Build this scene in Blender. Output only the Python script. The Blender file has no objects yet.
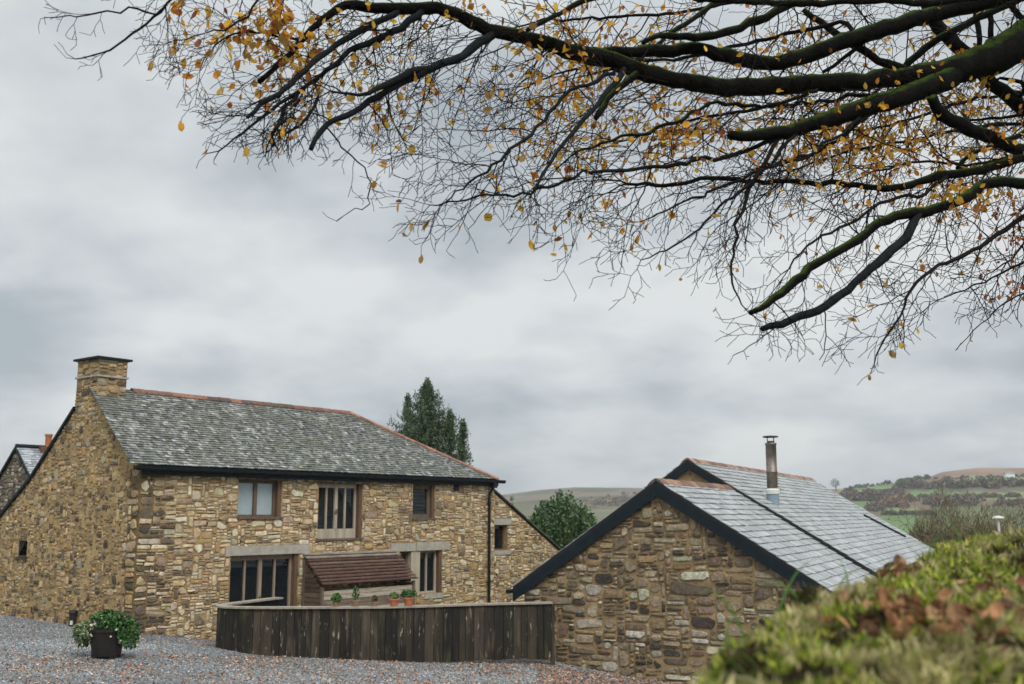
import bpy, math, random
import numpy as np
from mathutils import Vector, noise as mnoise
random.seed(7); np.random.seed(7)
sc = bpy.context.scene
COL = sc.collection
R = math.radians
U = random.uniform

# ------------------------------------------------------------------ camera
F = 1050.0; HY = 515.0; TILT = math.atan((HY-342)/F); CZ = 3.0
CAM = np.array([0, 0, CZ])
cam = bpy.data.cameras.new('camera'); cam_o = bpy.data.objects.new('camera', cam); COL.objects.link(cam_o)
cam.sensor_width = 36; cam.lens = 36*F/1024; cam.clip_start = .05; cam.clip_end = 20000
cam_o.location = CAM; cam_o.rotation_euler = (math.pi/2+TILT, 0, 0)
cam.dof.use_dof = True; cam.dof.focus_distance = 13; cam.dof.aperture_fstop = 2.5
sc.camera = cam_o

def ray(x, y):
    a = (x-512)/F; b = (342-y)/F
    return np.array([a, math.cos(TILT)-b*math.sin(TILT), math.sin(TILT)+b*math.cos(TILT)])
def at(x, y, D):                     # the point seen at a pixel, D metres forward
    r = ray(x, y); return CAM+r*(D/r[1])
def on_plane(x, y, p, n):
    r = ray(x, y); return CAM+r*(np.dot(p-CAM, n)/np.dot(r, n))
def proj(P):
    v = np.asarray(P)-CAM
    f = v[..., 1]*math.cos(TILT)+v[..., 2]*math.sin(TILT); u = -v[..., 1]*math.sin(TILT)+v[..., 2]*math.cos(TILT)
    f = np.where(f > .01, f, .01)
    return 512+F*v[..., 0]/f, 342-F*u/f
def sstep(a, b, x):
    t = np.clip((np.asarray(x, float)-a)/(b-a), 0, 1); return t*t*(3-2*t)

# ------------------------------------------------------------------ mesh helpers
class MB:
    def __init__(s): s.v = []; s.f = []; s.t = []; s.m = []
    def add(s, vs, fs, tint=(1, 1, 1), mi=0):
        b = len(s.v); s.v.extend([tuple(map(float, p)) for p in vs])
        for f in fs: s.f.append(tuple(i+b for i in f)); s.t.append(tint); s.m.append(mi)
    def box(s, o, a, b, c, tint=(1, 1, 1), mi=0):
        o, a, b, c = (np.asarray(q, float) for q in (o, a, b, c))
        if np.dot(np.cross(a, b), c) < 0: a, b = b, a
        vs = [o, o+a, o+a+b, o+b, o+c, o+a+c, o+a+b+c, o+b+c]
        s.add(vs, [(3, 2, 1, 0), (4, 5, 6, 7), (0, 1, 5, 4), (1, 2, 6, 5), (2, 3, 7, 6), (3, 0, 4, 7)], tint, mi)
    def tube(s, pts, rad, n=6, tint=(1, 1, 1), cap=True, jit=0, mi=0):
        pts = [np.asarray(p, float) for p in pts]; b = len(s.v); k = len(pts)
        ref = None
        for i in range(k):
            d = pts[min(i+1, k-1)]-pts[max(i-1, 0)]; d = d/(np.linalg.norm(d)+1e-9)
            if ref is None:
                ref = np.cross(d, (0.31, .2, .93)); ref /= np.linalg.norm(ref)+1e-9
            ref = ref-d*np.dot(ref, d); ref /= np.linalg.norm(ref)+1e-9
            q = np.cross(d, ref)
            for j in range(n):
                a = 2*math.pi*j/n; r = rad[i]*(1+U(-jit, jit))
                p = pts[i]+(ref*math.cos(a)+q*math.sin(a))*r
                s.v.append((p[0], p[1], p[2]))
        for i in range(k-1):
            for j in range(n):
                j2 = (j+1) % n
                s.f.append((b+i*n+j, b+i*n+j2, b+(i+1)*n+j2, b+(i+1)*n+j)); s.t.append(tint); s.m.append(mi)
        if cap:
            s.f.append(tuple(b+j for j in range(n))[::-1]); s.t.append(tint); s.m.append(mi)
            s.f.append(tuple(b+(k-1)*n+j for j in range(n))); s.t.append(tint); s.m.append(mi)
    def lathe(s, base, prof, n=20, tint=(1, 1, 1)):
        b = len(s.v)
        for r, z in prof:
            for j in range(n):
                a = 2*math.pi*j/n; s.v.append((base[0]+r*math.cos(a), base[1]+r*math.sin(a), base[2]+z))
        for i in range(len(prof)-1):
            for j in range(n):
                j2 = (j+1) % n; s.f.append((b+i*n+j, b+i*n+j2, b+(i+1)*n+j2, b+(i+1)*n+j)); s.t.append(tint); s.m.append(0)
        s.f.append(tuple(b+(len(prof)-1)*n+j for j in range(n))); s.t.append(tint); s.m.append(0)
    def poly(s, pts, th, tint=(1, 1, 1)):   # a slab: polygon extruded by vector th
        pts = [np.asarray(p, float) for p in pts]; th = np.asarray(th, float); n = len(pts)
        s.add(pts+[p+th for p in pts], [tuple(range(n)), tuple(range(2*n-1, n-1, -1))]+[(i, i+n, (i+1) % n+n, (i+1) % n) for i in range(n)], tint)

def mk(name, mb, mats, parent=None, smooth=False):
    if not isinstance(mats, (list, tuple)): mats = [mats]
    V = np.array(mb.v, np.float32).reshape(-1, 3)
    if parent is not None: V = V-np.array(parent.location, np.float32)*0-np.array(parent['_base'], np.float32)
    return mk_np(name, V, mb.f, mats, parent, np.array(mb.t, np.float32), smooth, mb.m)
def mk_np(name, V, faces, mats, parent=None, tint=None, smooth=False, mi=None, dom='FACE'):
    me = bpy.data.meshes.new(name)
    if isinstance(faces, np.ndarray):
        n, k = faces.shape
        me.vertices.add(len(V)); me.vertices.foreach_set('co', np.asarray(V, np.float32).ravel())
        me.loops.add(n*k); me.loops.foreach_set('vertex_index', faces.astype(np.int32).ravel())
        me.polygons.add(n); me.polygons.foreach_set('loop_start', np.arange(0, n*k, k, dtype=np.int32))
        me.update(calc_edges=True)
    else:
        me.from_pydata(V.tolist(), [], faces)
    for m in mats: me.materials.append(m)
    if mi is not None and len(mats) > 1: me.polygons.foreach_set('material_index', np.array(mi, np.int32))
    if tint is not None:
        a = me.attributes.new('tint', 'FLOAT_COLOR', dom)
        t4 = np.ones((len(tint), 4), np.float32); t4[:, :3] = tint
        a.data.foreach_set('color', t4.ravel())
    me.polygons.foreach_set('use_smooth', np.full(len(me.polygons), smooth))
    me.update(); me.validate()
    o = bpy.data.objects.new(name, me); COL.objects.link(o)
    if parent is not None: o.parent = parent
    return o
def thing(name, label, cat, base=(0, 0, 0), group=None):
    o = bpy.data.objects.new(name, None); COL.objects.link(o); o.empty_display_size = .3
    o.location = tuple(map(float, base)); o['label'] = label; o['category'] = cat; o['_base'] = tuple(map(float, base))
    if group: o['group'] = group
    return o
def tag(o, label=None, cat=None, group=None, kind=None):
    for k, v in (('label', label), ('category', cat), ('group', group), ('kind', kind)):
        if v: o[k] = v
    return o
def sub(o, parent, base):      # make o (built about base) a sub-part of the part parent
    o.parent = parent; return o

# ------------------------------------------------------------------ materials
def mat(name, col=(.5, .5, .5), tint=False, var=.25, vscale=4., rough=.85, spec=.3, bump=.0, bscale=30., stretch=(1, 1, 1),
        spots=None, spots2=None, top=None, metal=0., trans=0., streak=None, hue=None):
    m = bpy.data.materials.new(name); m.use_nodes = True; nt = m.node_tree; N = nt.nodes; L = nt.links
    bs = N['Principled BSDF']; bs.inputs['Roughness'].default_value = rough; bs.inputs['Metallic'].default_value = metal
    bs.inputs['Specular IOR Level'].default_value = spec
    def nd(t, **k):
        n = N.new(t)
        for a, v in k.items(): setattr(n, a, v)
        return n
    geo = nd('ShaderNodeNewGeometry'); mp = nd('ShaderNodeMapping'); mp.inputs['Scale'].default_value = stretch
    L.new(geo.outputs['Position'], mp.inputs['Vector'])
    def noise(sc_, det=5., r=.6, off=0):
        n = nd('ShaderNodeTexNoise'); n.inputs['Scale'].default_value = sc_; n.inputs['Detail'].default_value = det; n.inputs['Roughness'].default_value = r
        L.new(mp.outputs[0], n.inputs['Vector']); return n
    def mix(f, a, b, mode='MIX'):
        x = nd('ShaderNodeMix', data_type='RGBA', blend_type=mode)
        for sock, v in ((x.inputs[0], f), (x.inputs[6], a), (x.inputs[7], b)):
            if hasattr(v, 'links'): L.new(v, sock)
            elif isinstance(v, (int, float)): sock.default_value = v
            else: sock.default_value = (*v, 1)
        return x.outputs[2]
    def ramp(src, lo, hi):
        r = nd('ShaderNodeMapRange'); r.inputs['From Min'].default_value = lo; r.inputs['From Max'].default_value = hi; L.new(src, r.inputs['Value']); return r.outputs[0]
    c = col
    if tint:
        at_ = nd('ShaderNodeAttribute', attribute_name='tint'); c = at_.outputs['Color']
        if col != (.5, .5, .5): c = mix(1., c, col, 'MULTIPLY')
    n1 = noise(vscale)
    f = ramp(n1.outputs['Fac'], .3, .7)
    v = nd('ShaderNodeMapRange'); v.inputs['To Min'].default_value = 1-var; v.inputs['To Max'].default_value = 1+var; L.new(f, v.inputs['Value'])
    cmb = nd('ShaderNodeCombineColor')
    for i in range(3): L.new(v.outputs[0], cmb.inputs[i])
    c = mix(1., c, cmb.outputs[0], 'MULTIPLY')
    if hue:
        c = mix(ramp(noise(hue[1]).outputs['Fac'], hue[2] if len(hue) > 2 else .45, hue[3] if len(hue) > 2 else .7), c, hue[0])
    if streak:
        n = nd('ShaderNodeTexNoise'); n.inputs['Scale'].default_value = streak[1]; n.inputs['Detail'].default_value = 6
        mp2 = nd('ShaderNodeMapping'); mp2.inputs['Scale'].default_value = streak[2]; L.new(geo.outputs['Position'], mp2.inputs['Vector']); L.new(mp2.outputs[0], n.inputs['Vector'])
        c = mix(ramp(n.outputs['Fac'], streak[3], streak[3]+.22), c, streak[0])
    for s in (spots, spots2):
        if s:
            n = noise(s[1], 6., .7); c = mix(ramp(n.outputs['Fac'], s[2], s[2]+s[3] if len(s) > 3 else s[2]+.06), c, s[0])
    if top:
        sx = nd('ShaderNodeSeparateXYZ'); L.new(geo.outputs['Normal'], sx.inputs[0])
        a = nd('ShaderNodeMath', operation='ADD'); L.new(sx.outputs[2], a.inputs[0])
        sn = noise(top[3] if len(top) > 3 else 6.); L.new(sn.outputs['Fac'], a.inputs[1])
        c = mix(ramp(a.outputs[0], top[1], top[2]), c, top[0])
    if hasattr(c, 'links'): L.new(c, bs.inputs['Base Color'])
    else: bs.inputs['Base Color'].default_value = (*c, 1)
    if bump:
        nb = noise(bscale, 8., .65); b = nd('ShaderNodeBump'); b.inputs['Strength'].default_value = bump; b.inputs['Distance'].default_value = .03
        L.new(nb.outputs['Fac'], b.inputs['Height']); L.new(b.outputs[0], bs.inputs['Normal'])
    if trans:
        tr = nd('ShaderNodeBsdfTranslucent'); L.new(c, tr.inputs['Color']); ms = nd('ShaderNodeMixShader'); ms.inputs[0].default_value = trans
        L.new(bs.outputs[0], ms.inputs[1]); L.new(tr.outputs[0], ms.inputs[2]); L.new(ms.outputs[0], N['Material Output'].inputs['Surface'])
    return m

M = {}
M['stone'] = mat('rubble stone', tint=True, var=.32, vscale=8, bump=.9, bscale=22, spots=((.60, .57, .50), 6.5, .63, .07), spots2=((.07, .052, .038), 5.5, .64, .1), hue=((.44, .30, .15), 1.3, .52, 1.0))
M['stone_barn'] = mat('dark rubble stone', tint=True, var=.42, vscale=10, bump=1., bscale=22, spots=((.55, .54, .50), 9., .645, .06), spots2=((.03, .026, .02), 6.5, .6, .12))
M['mortar'] = mat('ochre lime mortar', (.36, .245, .125), var=.35, vscale=1.6, bump=.8, bscale=30, spots2=((.06, .04, .022), 6., .52, .14))
M['mortar_barn'] = mat('barn mortar', (.31, .22, .115), var=.4, vscale=2, bump=.9, bscale=26, spots2=((.08, .055, .032), 5., .56, .15))
M['mortar_gable'] = mat('weathered lime render', (.40, .28, .135), var=.38, vscale=2.2, bump=1., bscale=26, spots=((.40, .33, .22), 4., .6, .15), spots2=((.07, .05, .03), 7., .55, .1))
M['dressed'] = mat('granite lintel', (.40, .37, .31), var=.22, vscale=6, bump=.5, bscale=40, spots2=((.17, .15, .12), 12., .58, .1))
M['slate_old'] = mat('old lichened slate', tint=True, var=.3, vscale=12, rough=.6, spec=.4, bump=.35, bscale=40, spots=((.52, .53, .50), 13., .60, .07), spots2=((.04, .043, .045), 9., .59, .08), hue=((.13, .135, .105), 1.1))
M['slate_new'] = mat('blue grey slate', tint=True, var=.12, vscale=9, rough=.42, spec=.55, bump=.12, bscale=30)
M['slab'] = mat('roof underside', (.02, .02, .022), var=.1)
M['terracotta'] = mat('weathered terracotta ridge', tint=True, var=.3, vscale=8, bump=.3, bscale=30, spots2=((.06, .042, .034), 7., .55, .12), spots=((.36, .33, .27), 11., .66, .05))
M['black'] = mat('black painted timber', (.007, .011, .014), var=.3, vscale=5, rough=.55, spec=.25)
M['barge'] = mat('dark slate blue bargeboard', (.006, .0135, .018), var=.3, vscale=4, rough=.6, spec=.25)
M['oak'] = mat('weathered oak', (.135, .10, .072), var=.3, vscale=8, bump=.2, bscale=40, stretch=(1, 1, .15))
M['oak_red'] = mat('oak jamb', (.13, .08, .05), var=.3, vscale=8, bump=.2, bscale=40, stretch=(1, 1, .15))
M['oak_mid'] = mat('sun bleached oak', (.27, .21, .155), var=.3, vscale=8, bump=.2, bscale=40, stretch=(1, 1, .15))
M['oak_pale'] = mat('silvered oak', (.42, .355, .275), var=.25, vscale=8, bump=.2, bscale=40, stretch=(1, 1, .15))
M['glass'] = mat('dark window glass', (.010, .014, .018), var=.1, rough=.04, spec=.6)
M['pale_pane'] = mat('pale blue glossy glass', (.34, .42, .44), var=.08, vscale=3, rough=.08, spec=.6)  # opaque pale blue pane colour; nothing is modelled behind it
M['board'] = mat('weathered fence boards', tint=True, var=.4, vscale=6, rough=.8, bump=.5, bscale=30, stretch=(1, 1, .18), streak=((.13, .10, .07), 9, (1, 1, .12), .56), spots=((.36, .32, .24), 15., .615, .05), spots2=((.05, .05, .02), 3., .58, .1))
M['cap'] = mat('greyed capping rail', (.30, .265, .21), var=.3, vscale=7, bump=.3, bscale=40)
M['clad'] = mat('brown weathered cladding', tint=True, var=.35, vscale=7, bump=.4, bscale=30, stretch=(.4, .4, 2), spots=((.32, .28, .22), 8., .64, .1))
M['steel'] = mat('stainless flue', (.24, .20, .175), var=.4, vscale=3, rough=.55, metal=1.)
M['lead'] = mat('blue grey flue collar', (.22, .29, .35), var=.15, rough=.5)
M['white'] = mat('pale collar paint', (.62, .62, .58), var=.1, rough=.6)
M['bark'] = mat('mossy beech bark', (.008, .0072, .0065), var=.5, vscale=12, spec=.06, bump=1., bscale=26, top=((.036, .062, .007), .88, 1.3, 9.), spots=((.03, .032, .024), 14., .68, .06))
M['barkblue'] = mat('smooth thin beech bark', (.010, .0125, .0145), var=.4, vscale=12, spec=.12, bump=.5, bscale=40, top=((.022, .034, .014), 1.3, 1.65, 7.))
M['twig'] = mat('beech twig', (.010, .0075, .0075), var=.3, vscale=8, spec=.1)
M['bleaf'] = mat('autumn beech leaf', tint=True, var=.25, vscale=20, rough=.6, trans=.55)
M['litter'] = mat('fallen leaf', tint=True, var=.35, vscale=25, rough=.75, bump=.3, bscale=60)
M['conifer'] = mat('conifer needles', tint=True, var=.35, vscale=1.5, rough=.7)
M['leafgreen'] = mat('evergreen leaf', tint=True, var=.3, vscale=2, rough=.45, spec=.5)
M['trunk'] = mat('tree bark', (.06, .045, .033), var=.3, vscale=4, bump=.4)
M['haretwig'] = mat('bare hedge twig', (.15, .115, .07), var=.3, vscale=2)
M['ground'] = mat('pasture and moor', tint=True, var=.3, vscale=.03, bump=0)
M['gravel'] = mat('slate gravel', (.17, .188, .20), var=.5, vscale=12, rough=.8, bump=1., bscale=25, hue=((.16, .135, .105), .7, .5, .75), spots=((.36, .37, .37), 16., .62, .05), spots2=((.07, .075, .08), 14., .6, .06))
M['pebble'] = mat('gravel pebble', tint=True, var=.15, vscale=10, rough=.65)
M['moss'] = mat('moss tuft', tint=True, var=.4, vscale=7, rough=.8, trans=.25)
M['soil'] = mat('mossy soil', (.05, .055, .014), var=.5, vscale=9, bump=.8, bscale=25, spots=((.07, .04, .02), 5., .55, .1), spots2=((.02, .02, .008), 9., .56, .1))
M['grass'] = mat('grass blade', tint=True, var=.25, vscale=6, rough=.6, trans=.3)
M['tub'] = mat('dark metal tub', (.018, .014, .012), var=.4, vscale=6, rough=.5, spec=.4, bump=.2)
M['clay'] = mat('terracotta pot', (.42, .15, .075), var=.25, vscale=14)
M['petal'] = mat('cream flower', (.66, .62, .47), var=.12)
M['limewash'] = mat('limewashed wall', (.72, .72, .70), var=.08)
M['cowl'] = mat('clay chimney pot', (.38, .13, .055), var=.2)
M['frame_black'] = mat('roof light frame', (.012, .012, .014), var=.1, rough=.5)

# ------------------------------------------------------------------ terrain
def yard(x, y):
    x = np.asarray(x, float); y = np.asarray(y, float)
    b = np.interp(x, [-60, -16, -9.65, -8.5, -7.18, -6, -2.9, -1.1, 1, 3.1, 7, 15, 40], [.9, .13, 0, -.06, -.17, -.33, -.48, -.58, -.76, -1.03, -1.3, -1.6, -2.2])
    b = b-.085*np.clip(y-26, 0, 6)*sstep(-9.8, -8, x)*(1-sstep(-3, 1, x))
    t = np.clip((19.5-y)/15.5, 0, 1.02)
    return b*(1-sstep(19, 6, y)*.7)+1.45*t**1.3
cx = [-3000, 0, 300, 480, 510, 540, 575, 650, 760, 836, 870, 900, 929, 945, 982, 1024, 1200, 4000]
cy = [495, 497, 496, 496.5, 494, 490, 487.4, 488.4, 490.5, 489.5, 487, 482.5, 478, 472, 468, 468, 471, 492]
def terrain(x, y):
    x = np.asarray(x, float); y = np.asarray(y, float)
    r = np.hypot(x, y); fy = np.maximum(y, r*.25)
    q = 512+1064*np.clip(x/fy, -4, 4)
    rc = np.interp(q, [600, 850], [1500, 1050])
    ca = np.clip(fy/np.maximum(r, 1e-6), .25, 1)
    zc = 3+(515-np.interp(q, cx, cy))/1064*rc*ca
    zv = np.interp(r, [45, 110, 300], [-1.2, -9, -22])
    t = np.clip((r-300)/(rc-300), 0, 1)
    hill = -22+(zc+22)*(.25*t+.75*t**1.15)*1.0
    hill = np.where(r > rc, zc-(r-rc)*.03, hill)
    wob = 2.2*np.sin(x*.013+1)*np.cos(y*.011)+1.2*np.sin(x*.031+y*.02)
    far = np.where(r < 300, zv, hill+wob*np.clip((r-300)/200, 0, 1)*np.clip((rc-r)/200, 0, 1))
    k = sstep(50, 75, r)
    return yard(x, y)*(1-k)+far*k
def hit(px, py, r0=80, r1=1600):
    r = ray(px, py); r = r/np.hypot(r[0], r[1])
    s = np.arange(r0, r1, 2.0)
    P = CAM[None]+r[None]*s[:, None]
    z = terrain(P[:, 0], P[:, 1]); i = np.nonzero(z >= P[:, 2])[0]
    if len(i) == 0: return None
    p = P[i[0]].copy(); p[2] = z[i[0]]; return p

az = np.concatenate([np.arange(-30, 32, .2), np.arange(32, 330, 2.0)]); az = np.radians(az)
rr = np.concatenate([np.arange(.5, 60, 1.2), np.geomspace(62, 300, 30), np.linspace(308, 1600, 150), np.geomspace(1650, 9000, 14)])
A, RR = np.meshgrid(az, rr)
X = RR*np.sin(A); Y = RR*np.cos(A); Z = terrain(X, Y)
Z = np.where(RR < 58, Z-.05, Z)
na, nr = len(az), len(rr)
V = np.stack([X, Y, Z], -1).reshape(-1, 3)
i0 = (np.arange(nr-1)[:, None]*na+np.arange(na)[None]); i1 = (np.arange(nr-1)[:, None]*na+(np.arange(na)[None]+1) % na)
FQ = np.stack([i0, i1, i1+na, i0+na], -1).reshape(-1, 4)[:, ::-1]
PX, PY = proj(V); rV = np.hypot(V[:, 0], V[:, 1])
wobx = PX+3*np.sin(PY*.9)+2*np.sin(V[:, 1]*.05); woby = PY+.7*np.sin(PX*.13)+.5*np.sin(PX*.31+1)
G1, G2, BR, DK, MO, OL = (.115, .19, .06), (.165, .225, .085), (.17, .11, .07), (.09, .085, .055), (.18, .12, .08), (.145, .118, .08)
T = np.tile(np.array([.09, .12, .04]), (len(V), 1))
hillm = rV > 300
left = hillm & (PX < 760)
T[left] = OL
nz = np.array([mnoise.noise((p[0]*.006, p[1]*.006, 0))+.5*mnoise.noise((p[0]*.02, p[1]*.02, 3)) for p in V])
T[left & (nz > .12)] = (.14, .105, .075); T[left & (nz < -.2)] = (.085, .09, .045); T[left & (woby > 503)] = (.10, .10, .05)
T[left & (woby < 493) & (nz > -.1)] = (.125, .10, .07)
right = hillm & (PX >= 760)
T[right] = BR
def zone(a, b, c, d, col, sel=None):
    m_ = right & (wobx > a) & (wobx < b) & (woby > c) & (woby < d); T[m_] = col
zone(760, 3000, 440, 478.5, MO); zone(760, 929, 440, 490, (.11, .12, .055)); zone(840, 894, 486, 491, G1)
zone(968, 3000, 477, 484, G2); zone(894, 3000, 482, 491, DK); zone(896, 968, 491, 497.5, G1); zone(968, 3000, 492, 500, G2)
zone(835, 909, 491, 503, BR); zone(850, 889, 500, 513, G1); zone(883, 920, 508, 516, G2); zone(880, 930, 516, 532, G1); zone(930, 3000, 505, 540, (.11, .13, .05))
T *= (1+.35*nz)[:, None]
tag(mk_np('ground', V, FQ, [M['ground']], None, T, True, None, 'POINT'), kind='structure')

# gravel yard sheet
gx = np.arange(-24, 8.01, .4); gy = np.arange(6, 31.9, .4)
GX, GY = np.meshgrid(gx, gy); GZ = yard(GX, GY)+.02
V = np.stack([GX, GY, GZ], -1).reshape(-1, 3); n1 = len(gx)
ii = (np.arange(len(gy)-1)[:, None]*n1+np.arange(n1-1)[None]).ravel()
tag(mk_np('gravel_yard', V, np.stack([ii, ii+1, ii+1+n1, ii+n1], -1), [M['gravel']], None, None, True), kind='structure')

K0 = np.array([-9.65, 27.46]); N0 = np.array([.786, -.618]); W0 = np.array([.618, .786])     # foot of the farmhouse front
# loose pebbles (uncountable)
def scatter(n, xr, yr, minpy=600):
    x = np.random.uniform(*xr, n); y = np.random.uniform(*yr, n); z = yard(x, y)+.02
    px, py = proj(np.stack([x, y, z], -1)); k = (px > -30) & (px < 760) & (py < 700)
    return np.stack([x, y, z], -1)[k]
P = scatter(150000, (-15, 5), (19.5, 31.5))
n = len(P); s = np.random.uniform(.009, .026, (n, 1)) * np.random.uniform(.6, 1.4, (n, 3)); s[:, 2] *= .7
octa = np.array([[1, 0, 0], [0, 1, 0], [-1, 0, 0], [0, -1, 0], [0, 0, 1]])
th = np.random.uniform(0, 6.28, n); c_, s_ = np.cos(th), np.sin(th)
VV = octa[None]*s[:, None]+np.random.uniform(-.004, .004, (n, 5, 3))
VX = VV[..., 0]*c_[:, None]-VV[..., 1]*s_[:, None]; VY = VV[..., 0]*s_[:, None]+VV[..., 1]*c_[:, None]
VV = np.stack([VX, VY, VV[..., 2]], -1)+P[:, None]
ft = np.array([[0, 1, 4], [1, 2, 4], [2, 3, 4], [3, 0, 4]])
FF = (ft[None]+np.arange(n)[:, None, None]*5).reshape(-1, 3)
br = np.random.choice([.08, .16, .23, .31, .45], n, p=[.2, .3, .25, .17, .08])
lowf = np.array([1+.45*mnoise.noise((p[0]*.35, p[1]*.5, 31))+.25*mnoise.noise((p[0]*1.3, p[1]*1.3, 33)) for p in P])
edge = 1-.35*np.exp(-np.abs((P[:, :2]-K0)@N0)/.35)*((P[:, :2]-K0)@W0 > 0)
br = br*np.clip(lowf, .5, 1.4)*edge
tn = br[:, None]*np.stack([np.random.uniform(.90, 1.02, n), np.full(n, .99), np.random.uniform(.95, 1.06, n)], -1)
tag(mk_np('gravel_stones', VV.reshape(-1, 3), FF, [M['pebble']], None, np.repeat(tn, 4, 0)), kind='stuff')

# leaf shapes
def leaves_mesh(name, C, size, col, m, flat=True, parent=None, base=None, hang=0.):
    n = len(C)
    prof = np.array([[0, 0, 0], [.26, .29, .05], [.62, .31, .06], [1., 0, -.02], [.62, -.31, .06], [.26, -.29, .05], [.45, 0, -.02]])
    f = np.array([[0, 6, 1], [1, 6, 2], [2, 6, 3], [3, 6, 4], [4, 6, 5], [5, 6, 0]])
    L = prof[None]*np.ones((n, 1, 1)); L[:, :, 0] -= .5
    L[:, :, 1] *= np.random.uniform(.75, 1.25, (n, 1))
    curl = np.random.uniform(-.1, .9, (n, 1)); L[:, :, 2] += curl*(L[:, :, 0]**2)+curl*.9*L[:, :, 1]**2*2
    L *= size[:, None, None]
    a = np.random.uniform(0, 6.28, n)
    if flat: b = np.random.normal(0, .35, n); g = np.random.normal(0, .35, n)
    else: b = np.random.uniform(.1, 1.5, n) if hang else np.random.uniform(-1.5, 1.5, n); g = np.random.uniform(-1.2, 1.2, n)
    def rot(L, i, j, t):
        c, s = np.cos(t)[:, None], np.sin(t)[:, None]; A_ = L[..., i]*c-L[..., j]*s; B_ = L[..., i]*s+L[..., j]*c
        L[..., i] = A_; L[..., j] = B_
    rot(L, 1, 2, g); rot(L, 0, 2, b); rot(L, 0, 1, a)
    V = (L+C[:, None]).reshape(-1, 3)
    if parent is not None: V = V-np.array(parent['_base'])
    FF = (f[None]+np.arange(n)[:, None, None]*7).reshape(-1, 3)
    return mk_np(name, V, FF, [m], parent, np.repeat(col, 6, 0))
def pick(pal, n, jit=.2):
    pal = np.array(pal); c = pal[np.random.randint(0, len(pal), n)]; return c*np.random.uniform(1-jit, 1+jit, (n, 1))
LEAFPAL = [(.38, .17, .08), (.44, .23, .12), (.28, .12, .06), (.50, .32, .20), (.20, .085, .05), (.52, .40, .30)]
P = scatter(30000, (-15, 5), (19, 31)); px, py = proj(P)
dens = np.where(py > 655, 1.1, .25)+np.where((px > 540) & (py > 662), .5, 0)-np.where(px < 60, .1, 0)
dens *= np.array([.35+1.3*max(0, mnoise.noise((p[0]*.8, p[1]*.8, 5))+.2) for p in P])
P = P[np.random.rand(len(P)) < dens]
Q2 = scatter(1600, (.6, 4.5), (24.2, 27.0)); P = np.concatenate([P, Q2])
P[:, 2] += .02
tag(leaves_mesh('fallen_leaves', P, np.random.uniform(.032, .075, len(P)), pick(LEAFPAL, len(P)), M['litter']), kind='stuff')

# ------------------------------------------------------------------ rubble walls
def stone_pack(umin, umax, vmin, vmax, inside, sizes, cell):
    cw, ch = cell; nu = int((umax-umin)/cw)+1; nv = int((vmax-vmin)/ch)+1
    occ = np.zeros((nv, nu), bool)
    for j in range(nv):
        for i in range(nu):
            if not inside(umin+(i+.5)*cw, vmin+(j+.5)*ch): occ[j, i] = True
    out = []
    for j in range(nv):
        i = 0
        while i < nu:
            if occ[j, i]: i += 1; continue
            w0, w1, h0, h1 = random.choices([s[:4] for s in sizes], [s[4] for s in sizes])[0]
            a = max(1, round(U(w0, w1)/cw)); b = max(1, round(U(h0, h1)/ch))
            while b > 1 and (j+b > nv or occ[j:j+b, i].any()): b -= 1
            k = 0
            while k < a and i+k < nu and not occ[j:j+b, i+k].any(): k += 1
            if i+k < nu and not occ[j, i+k]:
                # swallow a sliver
                kk = 0
                while i+k+kk < nu and not occ[j, i+k+kk] and kk < 3: kk += 1
                if kk < 2 and not occ[j:j+b, i+k:i+k+kk].any(): k += kk
            k = max(k, 1)
            occ[j:j+b, i:i+k] = True
            out.append((umin+i*cw, vmin+j*ch, k*cw, b*ch)); i += k
    return out
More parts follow.
